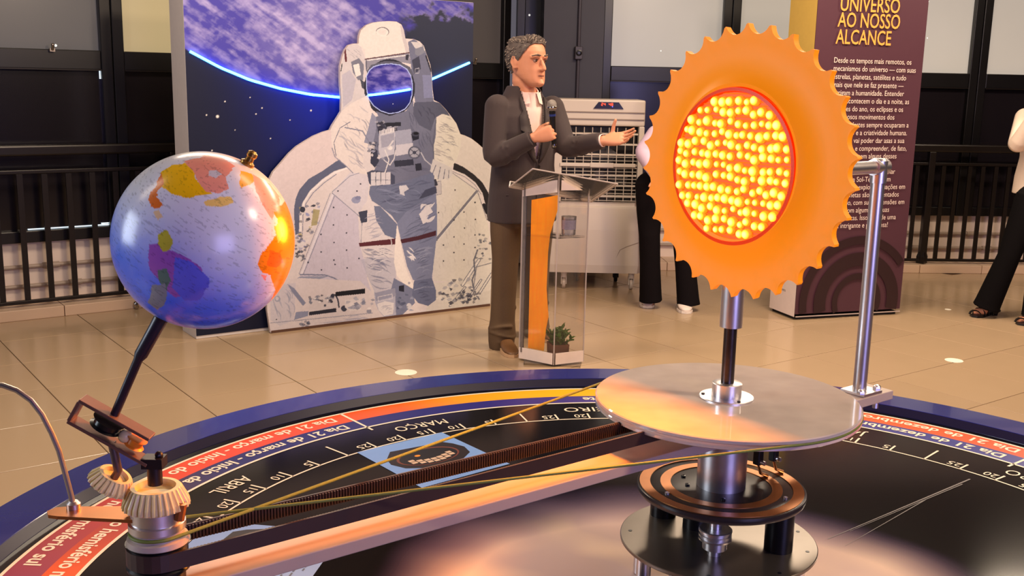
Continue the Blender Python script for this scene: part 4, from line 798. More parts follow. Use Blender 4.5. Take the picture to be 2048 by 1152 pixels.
# right arm and glove
RAm = [(872, 238), (886, 228), (900, 232), (914, 248), (921, 270), (921, 295), (914, 318), (904, 334), (884, 330), (868, 322), (866, 300), (872, 270)]; c.poly(RAm, (218, 196, 178)); c.folds(RAm, 30, 24, 26, (166, 148, 142), .65, 43, 3); c.folds(RAm, 9, 15, 22, (112, 104, 112), .6, 44, 2.4); c.line([(872, 240), (866, 290), (868, 322)], 2, (96, 90, 102))
c.poly([(866, 318), (884, 326), (904, 336), (905, 350), (896, 360), (888, 356), (880, 362), (873, 352), (867, 350), (860, 342)], (206, 186, 176))
for a in (((872, 330), (864, 350)), ((881, 334), (876, 358)), ((890, 338), (887, 358)), ((898, 340), (897, 356))): c.line(a, 1.4, (110, 102, 112))
# hips and legs
c.poly([(740, 372), (790, 368), (866, 345), (872, 388), (850, 402), (812, 425), (794, 446), (782, 430), (744, 402), (738, 388)], (110, 108, 126)); c.folds([(742, 375), (866, 355), (868, 386), (795, 440), (745, 400)], 22, -12, 52, (84, 82, 102), .6, 46, 3.6); c.folds([(742, 375), (866, 355), (868, 386), (795, 440), (745, 400)], 10, 14, 40, (136, 132, 150), .6, 47, 3); c.poly([(798, 372), (812, 370), (818, 378), (808, 384), (810, 392), (800, 388)], (206, 188, 184)); c.poly([(850, 380), (872, 372), (874, 386), (846, 396), (838, 398)], (70, 68, 84))
LL = [(738, 398), (760, 412), (784, 432), (794, 448), (792, 480), (788, 520), (792, 560), (790, 586), (770, 590), (748, 584), (738, 560), (728, 520), (720, 490), (717, 450), (726, 412)]; c.poly(LL, (218, 194, 186))
c.poly([(760, 412), (794, 448), (792, 478), (770, 470), (752, 440), (748, 412)], (112, 110, 128)); c.poly([(717, 424), (735, 420), (734, 444), (722, 446)], (66, 64, 78)); c.line([(724, 446), (722, 484)], 1, (130, 124, 136)); c.folds([(726, 410), (765, 430), (780, 470), (722, 484)], 12, -14, 34, (166, 152, 160), .7, 48, 3)
c.poly([(722, 520), (745, 512), (792, 516), (792, 590), (750, 586), (736, 556)], (176, 162, 170), .6); c.folds([(722, 498), (790, 492), (790, 585), (742, 575), (728, 530)], 34, 16, 44, (112, 108, 126), .6, 49, 3.6); c.folds([(722, 498), (790, 492), (788, 560), (735, 550)], 14, -18, 34, (226, 204, 196), .6, 50, 3); c.poly([(718, 486), (756, 481), (791, 477), (791, 489), (752, 491), (719, 493.5)], (92, 42, 48)); c.line([(782, 478), (784, 492)], 1.6, (200, 180, 176))
RL = [(794, 446), (812, 424), (850, 400), (872, 386), (874, 420), (874, 470), (868, 520), (864, 556), (842, 566), (826, 560), (814, 532), (804, 490)]; c.poly(RL, (124, 120, 138)); c.folds(RL, 30, -24, 46, (92, 90, 108), .6, 51, 3.6); c.folds([(842, 412), (872, 400), (874, 450), (835, 445)], 7, -40, 30, (222, 200, 192), .95, 52, 7); c.poly([(838, 428), (858, 410), (866, 424), (848, 436), (862, 440), (846, 448)], (220, 198, 190)); c.folds([(808, 490), (835, 500), (832, 540), (815, 525)], 7, 44, 22, (226, 204, 196), .95, 53, 5); c.folds([(820, 500), (870, 490), (864, 556), (830, 556)], 14, -16, 34, (150, 144, 158), .7, 54, 3); c.poly([(801, 479), (836, 472), (872, 461), (872, 471), (838, 480), (803, 487)], (76, 38, 46))
c.poly([(794, 450), (797, 465), (800, 478), (804, 500), (810, 530), (818, 552), (828, 572), (826, 578), (806, 566), (794, 552), (788, 525), (790, 490), (792, 470)], (236, 210, 194)); c.ell(818, 566, 2.4, 2.4, (170, 154, 156))
# boots
c.poly([(788, 556), (806, 566), (826, 578), (830, 606), (800, 634), (768, 634)], (120, 116, 134)); c.poly([(748, 584), (770, 590), (790, 586), (792, 630), (768, 634), (756, 620), (750, 604)], (178, 164, 172)); c.poly([(754, 608), (770, 602), (788, 606), (786, 628), (768, 632), (757, 620)], (222, 200, 192)); c.folds([(754, 608), (788, 606), (786, 628), (768, 632)], 8, -20, 22, (170, 156, 162), .6, 55, 2.4); c.poly([(750, 586), (790, 576), (792, 592), (752, 602)], (150, 140, 152)); c.line([(756, 594), (784, 588), (785, 597), (757, 603), (756, 594)], 1.2, (214, 194, 188))
c.poly([(828, 562), (864, 556), (872, 580), (872, 600), (856, 612), (836, 606), (824, 590)], (104, 102, 122)); c.folds([(828, 564), (868, 560), (870, 600), (836, 604)], 10, -8, 30, (76, 76, 96), .6, 56, 3); c.line([(828, 580), (848, 574), (868, 574)], 1.4, (150, 144, 158)); c.poly([(798, 572), (808, 570), (808, 584), (798, 582)], (40, 38, 48)); c.ell(818, 612, 5, 6, (206, 188, 184)); c.clutter([(792, 590), (826, 584), (824, 622), (796, 626)], 16, [(84, 84, 104), (150, 144, 158), (110, 108, 124)], 2, 6, 57)
# soft paper grain
gy, gx = np.mgrid[0:c.h, 0:c.w]; c.a *= (.93+.14*fbm(gx/7., gy/7., 3, 60))[..., None]
outw = [on_pl(x, y, PU, DS) for x, y in OUT]; out2 = [(p.dot(PW), p.z) for p in outw]
out2[0] = (out2[0][0], .004); out2[-1] = (out2[-1][0], .004)
ast = thing('astronaut_standee', 'printed cut-out of a white-suited astronaut in an open payload bay', 'standee', PW*((out2[0][0]+out2[-1][0])/2)+PU*(DS+.01))
pf = lambda a, b, cc: PW*a+UP*b+PU*cc
part('cut_out_board', MB().prism([(a, max(b, .0)) for a, b in out2], pf, (DS+.0008, DS+.022)), mat('cut_out_edge', (196, 176, 168), .6), ast)
part('foot_strip', MB().box(PW*((out2[0][0]+out2[-1][0])/2)+PU*(DS+.012)+UP*.008, (out2[-1][0]-out2[0][0]-.01, .03, .016), RP), M_foam, ast)
sx0, sx1 = min(a for a, b in out2), max(a for a, b in out2); sz1 = max(b for a, b in out2)
sfr = lambda a, b: np.array(PU*DS)+np.outer(sx0+(sx1-sx0)*a, np.array(PW))+np.outer(.012+(sz1-.012)*b, np.array((0, 0, 1.)))
keep = lambda P: inpoly(P @ np.array(PW), P[:, 2], out2)
painted('astronaut_print', 640, 760, sfr, lambda P: C.sample(P), M_print, ast, keep=keep)
part('light_strip', MB().tube([on_pl(x, 190.5-(x-737)*.143-((x-780)/43)**2*1.0+1, PU, DS-.006) for x in range(737, 824, 6)], .0068, 8), M_led, ast, label='blue glowing strip across the visor')
# ================================================================ the info tower
t0, t1 = on_z(1589, 641, 0), on_z(1800, 629, 0); TWd = Vector((t1.x-t0.x, t1.y-t0.y, 0)); tw_ = TWd.length; TWd.normalize(); TUd = Vector((-TWd.y, TWd.x, 0)); RT = Matrix((TWd, TUd, UP)).transposed()
it = thing('info_tower', 'purple brown info tower with orange title and ringed planet print', 'sign', t0+TWd*tw_/2+TUd*.16)
tfr = lambda a, z, d=0: t0+TWd*a+UP*z-TUd*d
TH = 2.25
part('box_body', MB().box(t0+TWd*tw_/2+TUd*.162+UP*(TH/2+.02), (tw_-.004, .31, TH-.04), RT), mat('tower_purple', (78, 46, 56), .42, noise=.04), it)
part('plinth', MB().box(t0+TWd*tw_/2+TUd*.165+UP*.012, (tw_-.04, .28, .022), RT), mat('plinth_black', (24, 20, 20), .6), it)
ofs = lambda z, y: t0+TUd*y+UP*z-TWd*.0012
def quad(pts): return MB().add(pts, [tuple(range(len(pts)))])
side = part('side_panel', quad([ofs(.022, .006), ofs(.022, .312), ofs(.62, .312), ofs(.62, .006)]), mat('side_white', (226, 208, 200), .5), it, label='white lower side with a crest')
part('side_panel', quad([ofs(.62, .006), ofs(.62, .312), ofs(TH, .312), ofs(TH, .006)]), mat('side_ochre', (196, 160, 78), .5), it, label='ochre upper side')
# crest of the town and its name
sfr2 = lambda x, y: t0+TUd*(.205-x)+UP*(.30+y)-TWd*.0020; sfr3 = lambda x, y: t0+TUd*(.205-x)+UP*(.30+y)-TWd*.0026
def disc2(fr, pts): return MB().add([fr(x, y) for x, y in pts], [tuple(range(len(pts)))])
part('crest_shield', disc2(sfr2, [(-.026, .03), (.026, .03), (.028, 0), (.020, -.022), (0, -.034), (-.020, -.022), (-.028, 0)]), mat('crest_red', (168, 84, 60), .5), side)
part('crest_crown', disc2(sfr2, [(-.034, .034), (-.034, .062), (-.022, .05), (-.012, .064), (0, .052), (.012, .064), (.022, .05), (.034, .062), (.034, .034)]), mat('crest_grey', (150, 140, 128), .5), side)
part('crest_field', disc2(sfr3, [(-.012, .02), (.012, .02), (.014, -.004), (0, -.018), (-.014, -.004)]), mat('crest_green', (96, 120, 80), .5), side)
k = MB()
for sg in (-1, 1): k.tube([sfr3(sg*.034, .03), sfr3(sg*.044, 0), sfr3(sg*.034, -.026), sfr3(sg*.012, -.044)], .004, 6)
part('crest_branches', k, mat('crest_green', (96, 120, 80), .5), side)
M_ink = mat('grey_ink', (86, 80, 78), .6)
k = MB(); text_on(k, 'PREFEITURA', lambda x, y: sfr2(x-.036, y-.105), .016, width=.072); text_on(k, 'SÃO JOSÉ DOS CAMPOS', lambda x, y: sfr2(x-.078, y-.132), .02, width=.156); part('crest_lettering', k, M_ink, side)
# ringed planet print on the front
M_arc = mat('tower_dark_print', (46, 26, 30), .42)
k = MB(); cxp = on_pl(1716, 560, TUd, t0.dot(TUd)); cx_, cz_ = (cxp-t0).dot(TWd), on_pl(1712, 602, TUd, t0.dot(TUd)).z
for r0, r1 in ((.150, .190), (.240, .330), (.385, .44)):
    vs = []; fs_ = []; n = 90
    for i in range(n+1):
        a = -.5*PI*.9+(PI+.9*PI)*i/n
        for r in (r0, r1): vs.append((cx_+r*math.cos(a), cz_+r*math.sin(a)))
    for i in range(n):
        q = [vs[2*i], vs[2*i+1], vs[2*i+3], vs[2*i+2]]
        if all(.004 < x < tw_-.004 and .025 < z for x, z in q): k.add([tfr(x, z, .0012) for x, z in q], [(0, 1, 2, 3)])
part('ring_print', k, M_arc, it)
part('edge_trim', MB().box(tfr(tw_/2, .024, .001), (tw_-.01, .004, .006), RT), mat('trim_silver', (190, 170, 160), .4), it)
M_ti = mat('title_orange', (240, 160, 72), .5); M_tx = mat('text_pale', (226, 204, 190), .5)
def tpos(x, y): p = on_pl(x, y, TUd, t0.dot(TUd)); return (p-t0).dot(TWd), p.z
for s_, (x, y), (x2, y2) in (('UNIVERSO', (1679, 21), (1799, 22)), ('AO NOSSO', (1675, 53), (1799, 55)), ('ALCANCE', (1671, 87), (1781, 90))):
    a, z = tpos(x, y); b, _ = tpos(x2, y2); part('title_lettering', text_on(MB(), s_, lambda u, v: tfr(a+u, z+v, .0014), .128, width=b-a, bold=.0010), M_ti, it)
a0, z0 = tpos(1667, 125); a1, z1 = tpos(1651, 457)
LINES = ['Desde os tempos mais remotos, os', 'mecanismos do universo — com suas', 'estrelas, planetas, satélites e tudo', 'mais que nele se faz presente —', 'intrigam a humanidade. Entender', 'como acontecem o dia e a noite, as', 'estações do ano, os eclipses e os', 'caprichosos movimentos dos', 'corpos celestes sempre ocuparam a', 'imaginação e a criatividade humana.', 'Aqui você vai poder dar asas a sua', 'imaginação e compreender, de fato,', 'como acontecem alguns desses', 'fenômenos que ocorrem em', 'relação ao nosso Sistema Solar', 'e ao sistema Sol-Terra. Além', 'disso, poderá explorar situações em', 'que os planetas são apresentados', 'lado a lado, com suas dimensões em', 'escala e com algumas de suas', 'características. Isso tudo de uma', 'forma intrigante e prazerosa!']
text_w = lambda q: max(x for x, y in text2d(q, 1.)[0]); tl_ = tpos(1831, 147)[0]-tpos(1666, 147)[0]
for i, s_ in enumerate(LINES):
    z = z0+(z1-z0)*i/21; lw_ = tl_*text_w(s_)/text_w(LINES[1]); part('text_line', text_on(MB(), s_, lambda u, v: tfr(a0+(a1-a0)*i/21+u, z+v, .0014), .048, width=lw_), M_tx, it, kind='stuff' if False else None)
# ================================================================ air cooler
YC = 7.62
qc0, qc1 = on_y(1108, 200, YC), on_y(1292, 202, YC); cw = qc1.x-qc0.x; cxm = (qc0.x+qc1.x)/2; ctop = on_y(1200, 199, YC).z
M_cool = mat('cooler_white', (206, 190, 176), .42, noise=.03, scale=4); M_coold = mat('cooler_dark', (26, 22, 22), .5); M_cg = mat('cooler_grille', (190, 174, 160), .4)
co = thing('air_cooler', 'tall white evaporative air cooler on castors behind the speaker', 'air cooler', (cxm, YC+.2, 0))
zy = lambda y: on_y(1200, y, YC).z
zt_, zb1, zb0 = zy(252), zy(405), zy(545)
R0 = Matrix.Identity(3)
k = MB().box((cxm, YC+.22, (ctop+zt_)/2), (cw, .44, ctop-zt_)); part('top_housing', k, M_cool, co, bevel=.012)
k = MB()
for z in (zy(224), zy(238)): k.box((cxm, YC-.004, z), (cw-.01, .012, .006))
part('top_grooves', k, mat('cooler_seam', (150, 132, 118), .5), co)
k = MB().box((cxm-cw/2+.035, YC+.22, (zt_+zb1)/2), (.07, .44, zt_-zb1)).box((cxm+cw/2-.02, YC+.22, (zt_+zb1)/2), (.04, .44, zt_-zb1)).box((cxm, YC+.42, (zt_+zb1)/2), (cw, .04, zt_-zb1)); part('side_frame', k, M_cool, co, bevel=.006)
part('dark_inside', MB().box((cxm, YC+.20, (zt_+zb1)/2), (cw-.1, .25, zt_-zb1-.01)), M_coold, co)
# fan behind the grille
k = MB(); fc_ = Vector((cxm+.02, YC+.055, (zt_+zb1)/2-.08))
for i in range(5):
    a = 2*PI*i/5; e = Vector((math.cos(a), 0, math.sin(a))); t = Vector((-math.sin(a), 0, math.cos(a)))
    k.prism([(.03, -.02), (.19, -.07), (.21, .0), (.19, .06), (.04, .03)], lambda x, y, z_: fc_+e*x+t*y+Vector((0, z_+y*.35, 0)), (-.002, .002))
k.lathe([(.05, 0), (.05, .03), (.03, .045)], fc_, (0, -1, 0), seg=20); part('fan', k, mat('fan_grey', (70, 62, 60), .5), co)
x0_, x1_ = cxm-cw/2+.075, cxm+cw/2-.045
for i in range(7):
    z = zt_-.022-(zt_-zb1-.03)*i/7-.03; part('louvre', MB().prism([(-.012, -.009), (.012, -.003), (.012, .003), (-.012, -.003)], lambda a, b, c_: Vector((c_, YC+.012+a, z+b)), (x0_, x1_)), M_cool, co)
k = MB()
for i in range(9): x = x0_+(x1_-x0_)*(i+.5)/9; k.tube([(x, YC+.004, zt_-.01), (x, YC+.004, zb1+.01)], .0035, 6)
for i in range(13): z = zb1+.015+(zt_-zb1)*.62*i/13; k.tube([(x0_, YC+.002, z), (x1_, YC+.002, z)], .0028, 6)
part('wire_grille', k, M_cg, co, label='pale wire grille')
zm = zy(330); part('mid_bar', MB().box((cxm+.0, YC+.0, zm), (cw-.11, .022, .026)).box((cxm+.03, YC-.006, zm), (.17, .022, .034)), M_cool, co, bevel=.004)
# display
da, db = on_y(1187, 217, YC-.006), on_y(1247, 217, YC-.006); dz = zy(209)
part('display', MB().prism([(da.x, zy(217)), (db.x, zy(217)), (db.x-.035, zy(204)), (da.x+.035, zy(204))], lambda a, b, c_: Vector((a, c_, b)), (YC-.010, YC+.003)), mat('display_black', (22, 16, 18), .25), co)
sg = MB()
def digit(x, z, segs, s=.016):
    S7 = {'a': ((-.5, 1), (.5, 1)), 'b': ((.5, 1), (.5, 0)), 'c': ((.5, 0), (.5, -1)), 'd': ((-.5, -1), (.5, -1)), 'e': ((-.5, 0), (-.5, -1)), 'f': ((-.5, 1), (-.5, 0)), 'g': ((-.5, 0), (.5, 0))}
    for q in segs: (p0, p1) = S7[q]; sg.tube([(x+p0[0]*s*.7, YC-.0125, z+p0[1]*s*.62), (x+p1[0]*s*.7, YC-.0125, z+p1[1]*s*.62)], .0021, 5)
for x, q in ((1204, 'abged'), (1209, 'fgbc'), (1219, 'fgbc'), (1224, 'abcdefg')): digit(on_y(x, 209, YC).x, dz+.002, q, .014)
part('display_digits', sg, mat_glow('digits_red', (1, .09, .04), 1.3), co); part('display_dot', MB().ball(on_y(1225, 213.5, YC-.0125), .004, 8, 6), mat_glow('dot_blue', (.1, .15, 1), 1.5), co)
# water tank: wider bulging bottom
rings = []
for z, ww, dd in ((zb1, cw*.98, .02), (zb1-.03, cw*.985, .015), (zb1-.035, cw*1.0, 0), ((zb1+zb0)/2+.06, cw*1.07, -.02), (zb0+.06, cw*1.10, -.03), (zb0, cw*1.08, -.02)):
    cxk = cxm-.005; yk = YC+dd; r = .035; h = ww/2
    rings.append([Vector((x, y, z)) for x, y in ((cxk-h+r, yk), (cxk+h-r, yk), (cxk+h, yk+r), (cxk+h, YC+.46-r), (cxk+h-r, YC+.46), (cxk-h+r, YC+.46), (cxk-h, YC+.46-r), (cxk-h, yk+r))])
part('water_tank', MB().loft(rings, True, False), M_cool, co, bevel=.004)
k = MB(); wx = [on_y(x, y, YC-.025) for x, y in ((1225, 530), (1240, 500), (1252, 494), (1284, 483))]; k.tube(wx, .003, 6); part('tank_seam', k, mat('cooler_seam', (150, 132, 118), .5), co)
wa, wb_ = on_y(1207, 452, YC-.008), on_y(1204, 507, YC-.022); k = MB().tube([wa, wb_], .0135, 12, flat=.35, up=(0, 1, 0)); part('water_gauge', k, M_coold, co, label='dark water level window')
for (x, y, b) in ((1127, 582, 0), (1262, 578, 0), (1160, 556, .30), (1240, 552, .30)):
    q = on_y(x, y, YC+.03); q = Vector((q.x, YC+.05+b, 0)); cs = part('castor', MB().lathe([(.02, .085), (.022, .11), (.03, zb0+.01)], q, seg=14).box(q+Vector((-.018, .01, .065)), (.006, .045, .06)).box(q+Vector((.018, .01, .065)), (.006, .045, .06)), M_cool if not b else M_coold, co)
    part('wheel', MB().lathe([(.014, -.012), (.037, -.012), (.040, -.008), (.040, .008), (.037, .012), (.014, .012)], q+Vector((0, .012, .040)), (1, 0, 0), seg=20), M_cg if not b else M_coold, cs)
# ================================================================ clear lectern
lF, lL, lR = on_z(1107, 734, 0), on_z(1038, 720, 0), on_z(1166, 727, 0); lB = (lL+lR)*.5+Vector((.015, .145, 0))
for p in (lF, lL, lR, lB): p.z = 0
lec = thing('lectern', 'clear acrylic lectern standing beside the speaker', 'lectern', (lF+lB)/2)
M_cl = mat_clear('clear_acrylic', (.97, .96, .955), .02, .02, .012, (.95, .88, .82)); M_cl.node_tree.nodes['Fresnel'].inputs['IOR'].default_value = 1.22; M_edge = mat('acrylic_edge', (214, 196, 186), .15, alpha=.55); M_wl = mat('white_label', (236, 216, 204), .5)
ztop = on_y(1109, 352, lF.y).z; zbk = ztop+.10
def sheet(mb, a, b, z0, z1a, z1b, th=.008):
    t = (b-a).normalized(); n = Vector((t.y, -t.x, 0))*th
    vs = [a+UP*z0, b+UP*z0, b+UP*z1b, a+UP*z1a]; vs += [v-n for v in vs]
    return mb.add(vs, [(0, 1, 2, 3), (7, 6, 5, 4), (0, 4, 5, 1), (1, 5, 6, 2), (2, 6, 7, 3), (3, 7, 4, 0)])
part('side_sheet', sheet(MB(), lL, lF, .012, ztop-.055, ztop), M_cl, lec); part('side_sheet', sheet(MB(), lF, lR, .012, ztop, ztop-.01), M_cl, lec); part('side_sheet', sheet(MB(), lR, lB, .012, ztop-.01, ztop-.01), M_cl, lec)
k = MB()
for p, z in ((lF, ztop), (lL, ztop-.055), (lR, ztop-.01)): k.box(Vector((p.x, p.y, z/2+.006)), (.007, .007, z-.012))
part('bright_edge', k, M_edge, lec)
k = MB().box(lL+UP*(ztop/2)+Vector((.011, .0, 0)), (.016, .03, ztop-.10), Matrix.Rotation(.4, 3, 'Z')); part('corner_bar', k, mat_clear('grey_acrylic', (.42, .38, .38), .06, .05, .25, (.5, .46, .45)), lec)
mid = (lF+lB)/2
part('base_sheet', MB().prism([(.055, -.06), (.36, -.10), (.40, .20), (.065, .20)], lambda a, b, c_: Vector((lL.x-.03+a, lF.y+b+.09, c_)), (.0, .010)), M_cl, lec, bevel=.002)
def skirt(a, b, z0, z1, z0b=None, z1b=None):
    t = (b-a).normalized(); n = Vector((t.y, -t.x, 0))*.003; z0b = z0 if z0b is None else z0b; z1b = z1 if z1b is None else z1b; q = [a+UP*z0, b+UP*z0b, b+UP*z1b, a+UP*z1]
    return MB().add([v+n for v in q]+[v+n*.3 for v in q], [(0, 1, 2, 3), (7, 6, 5, 4), (0, 4, 5, 1), (1, 5, 6, 2), (2, 6, 7, 3), (3, 7, 4, 0)])
part('white_skirt', skirt(lL, lF-(lF-lL)*.03, .012, .075), M_wl, lec); part('white_skirt', skirt(lF+(lR-lF)*.05, lR, .012, .075), M_wl, lec)
part('white_band', skirt(lL+(lF-lL)*.0, lF-(lF-lL)*.03, ztop-.125, ztop-.065, ztop-.085, ztop-.02), M_wl, lec); part('white_band', skirt(lF+(lR-lF)*.08, lR-(lR-lF)*.04, ztop-.075, ztop-.022, ztop-.078, ztop-.026), M_wl, lec)
# made-up amber sheet for the orange seen through the left side
M_am = mat_clear('amber_film', (1.0, .62, .12), .02, .1, .80, (1.0, .56, .03)); _n = M_am.node_tree; _d = [q for q in _n.nodes if q.type == 'BSDF_DIFFUSE'][0]; _t = _n.nodes.new('ShaderNodeBsdfTranslucent'); _t.inputs[0].default_value = (1, .56, .03, 1); _x = _n.nodes.new('ShaderNodeAddShader'); _to = _d.outputs[0].links[0].to_socket; _n.links.new(_d.outputs[0], _x.inputs[0]); _n.links.new(_t.outputs[0], _x.inputs[1]); _n.links.new(_x.outputs[0], _to)
fa0, fa1 = lL+(lF-lL)*.22, lF-(lF-lL)*.02; tq = (lF-lL).normalized(); nq = Vector((tq.y, -tq.x, 0))*-.012
fp = lambda s_, z: fa0+(fa1-fa0)*s_+nq+UP*z
am = [(0, .075), (.60, .075), (.66, .20), (.74, .27), (.64, .42), (.66, .62), (.72, .72), (.98, .86), (1, ztop-.10), (0, ztop-.14)]
part('amber_film', MB().prism(am, lambda a, b, c_: fp(a, b)+nq*c_, (0, .12)), M_am, lec, label='amber film inside the left sheet')
shz = on_y(1110, 474, lF.y+.08).z
part('shelf', MB().prism([(0, 0), (1, 0), (1, 1), (0, 1)], lambda a, b, c_: lL+(lF-lL)*(.04+.92*a)+(lR-lF)*(.04+.92*b)+UP*c_, (shz, shz+.008)), M_cl, lec)
# slanted reading plate
rp = [on_y(1019, 373, lF.y+.13), on_y(1066, 338, lF.y-.03), on_y(1238, 338, lF.y+.03), on_y(1183, 402, lF.y+.13)]
rp[1].z = rp[2].z = max(rp[1].z, rp[2].z); rp = [rp[0], rp[1], rp[2], rp[3]]
a_, b_, d_ = rp[0], rp[1], rp[3]; c2 = b_+(d_-a_)
nrm = (b_-a_).cross(d_-a_).normalized(); nrm = nrm if nrm.z > 0 else -nrm
def slab(mb, q, th): 
    vs = list(q)+[v-nrm*th for v in q]; n = len(q); return mb.add(vs, [tuple(range(n)), tuple(range(2*n-1, n-1, -1))]+[(i, (i+1) % n, n+(i+1) % n, n+i) for i in range(n)])
pl4 = [a_, b_, c2, d_]; part('reading_plate', slab(MB(), pl4, .008), mat_clear('clear_plate', (.97, .95, .94), .02, .05, .07, (.95, .88, .84)), lec)
k = MB()
for i in range(4): k.tube([pl4[i]-nrm*.004, pl4[(i+1) % 4]-nrm*.004], .0042, 6)
k.tube([a_-nrm*.002, a_+nrm*.028+UP*.004], .004, 6).tube([d_-nrm*.002, d_+nrm*.028+UP*.004], .004, 6).tube([a_+nrm*.028+UP*.004, d_+nrm*.028+UP*.004], .004, 6); part('plate_edge', k, M_edge, lec)
part('front_lip', MB().add([a_, d_, d_+nrm*.03, a_+nrm*.03, a_+(b_-a_)*.012, d_+(b_-a_)*.012, d_+nrm*.03+(b_-a_)*.012, a_+nrm*.03+(b_-a_)*.012], [(0, 1, 2, 3), (7, 6, 5, 4), (0, 4, 5, 1), (1, 5, 6, 2), (2, 6, 7, 3), (3, 7, 4, 0)]), M_cl, lec)
# plastic water cup on the shelf
cpos = lF+(lR-lF)*.68+(lL-lF)*.26; cpos.z = shz+.009
cup = thing('water_cup', 'small clear water cup with printed film inside the lectern', 'cup', cpos)
part('cup_wall', MB().lathe([(.030, 0), (.037, .006), (.040, .098), (.0385, .100), (.0385, .096), (.035, .008), (.002, .007)], cpos, seg=28), mat_clear('cup_plastic', (.99, .99, .99), .05, .08, .22, (.98, .96, .96)), cup)
part('cup_print', MB().lathe([(.0390, .035), (.0402, .085)], cpos, seg=28, caps=False), mat_clear('cup_film', (.92, .91, .97), .02, .2, .45, (.80, .76, .95)), cup); part('cup_lid', MB().lathe([(.041, .099), (.041, .103), (.002, .104)], cpos, seg=28), mat_clear('cup_plastic', (.9, .9, .92), .1, .1, .3, (.9, .88, .88)), cup)
# potted fern in the foot of the lectern
ppos = (lF+lL+lR+lB)/4+Vector((.03, -.005, 0)); ppos.z = .012
pot = thing('potted_plant', 'small green leafy plant in a square brown pot inside the lectern', 'plant', ppos)
k = MB(); Rp = Matrix.Rotation(.25, 3, 'Z'); s0 = .050
k.loft([[ppos+Rp @ Vector((a*s, b*s, z)) for a, b in ((-1, -1), (1, -1), (1, 1), (-1, 1))] for s, z in ((s0*.92, 0), (s0, .095), (s0*.9, .095), (s0*.86, .07))], True, False); part('pot', k, mat('pot_terracotta', (122, 76, 56), .6, noise=.35, scale=40, bump=.3), pot)
part('soil', MB().box(ppos+UP*.072, (s0*1.7, s0*1.7, .01), Rp), mat('soil', (50, 36, 26), .9, noise=.4), pot)
leaf = MB().add([(0, 0, 0), (.006, .008, .002), (.008, .018, .004), (.004, .028, .002), (0, .033, -.002), (-.004, .028, .002), (-.008, .018, .004), (-.006, .008, .002), (0, .016, -.001)], [(0, 1, 8), (1, 2, 8), (2, 3, 8), (3, 4, 8), (4, 5, 8), (5, 6, 8), (6, 7, 8), (7, 0, 8)], True).mesh('leaf', mat('leaf_green', (92, 128, 54), .5, noise=.3, scale=60), fix=False)
r = random.Random(5); st = MB(); nl = 0
for i in range(24):
    a = r.uniform(0, 2*PI); tl = r.uniform(.2, .8); L = r.uniform(.070, .110); b0 = ppos+UP*.075+Vector((r.uniform(-.03, .03), r.uniform(-.03, .03), 0)); e = Vector((math.cos(a)*tl, math.sin(a)*tl, 1.0)).normalized()
    pts = [b0, b0+e*L*.5, b0+e*L+Vector((0, 0, -.012*tl))]; st.tube(pts, [.0016, .0013, .0008], 5)
    for j in range(11):
        t = .3+.7*j/10; p = pts[0].lerp(pts[2], t); o = link('leaf', leaf, pot); q = Vector((r.uniform(-1, 1), r.uniform(-1, 1), r.uniform(-.1, .8))).normalized()+e*.5; o.matrix_parent_inverse = WM[pot.name].inverted()
        o.location = p; o.rotation_mode = 'QUATERNION'; o.rotation_quaternion = q.to_track_quat('Y', 'Z'); s_ = r.uniform(.7, 1.25); o.scale = (s_*1.2, s_, s_); nl += 1
part('stems', st, mat('stem_green', (84, 104, 50), .6), pot)
# ================================================================ people
def fused(mbs, voxel, smooth=4, name='body'):
    """grow closed pieces together into one continuous surface"""
    me = bpy.data.meshes.new('tmp'); m = MB()
    for b in mbs: m.add(b.v, b.f)
    me = m.mesh('tmp'); o = bpy.data.objects.new('tmp', me); COL.objects.link(o)
    r = o.modifiers.new('r', 'REMESH'); r.mode = 'VOXEL'; r.voxel_size = voxel; r.use_smooth_shade = True
    s = o.modifiers.new('s', 'SMOOTH'); s.factor = .5; s.iterations = smooth
    dg = bpy.context.evaluated_depsgraph_get(); out = bpy.data.meshes.new_from_object(o.evaluated_get(dg)); out.name = name
    bpy.data.objects.remove(o); bpy.data.meshes.remove(me); out.polygons.foreach_set('use_smooth', [True]*len(out.polygons)); return out
def ell_ring(c, L, F, a, b, n=28, p=2.3):
    out = []
    for k in range(n):
        t = 2*PI*k/n; cs, sn = math.cos(t), math.sin(t); q = lambda v: math.copysign(abs(v)**(2/p), v); out.append(c+L*(a*q(cs))+F*(b*q(sn)))
    return out
HEAD = [(0, .086, .040, .020), (.008, .096, .020, .034), (.022, .102, .0, .046), (.040, .100, -.030, .056), (.062, .098, -.066, .0635), (.085, .097, -.086, .068), (.108, .094, -.098, .0715), (.130, .094, -.104, .0735), (.150, .097, -.107, .075), (.172, .094, -.107, .0755), (.195, .084, -.102, .073), (.215, .066, -.090, .064), (.230, .040, -.068, .046), (.238, .005, -.035, .020)]
def head_pt(z, t, off=0):
    Z = [h[0] for h in HEAD]; f = np.interp(z, Z, [h[1] for h in HEAD]); b = np.interp(z, Z, [h[2] for h in HEAD]); w_ = np.interp(z, Z, [h[3] for h in HEAD])
    yc, hy = (f+b)/2, (f-b)/2; sn, cs = math.sin(t), math.cos(t); q = lambda v, p: math.copysign(abs(v)**p, v)
    return Vector(((w_+off)*q(sn, .88), yc+(hy+off)*q(cs, .92), z))
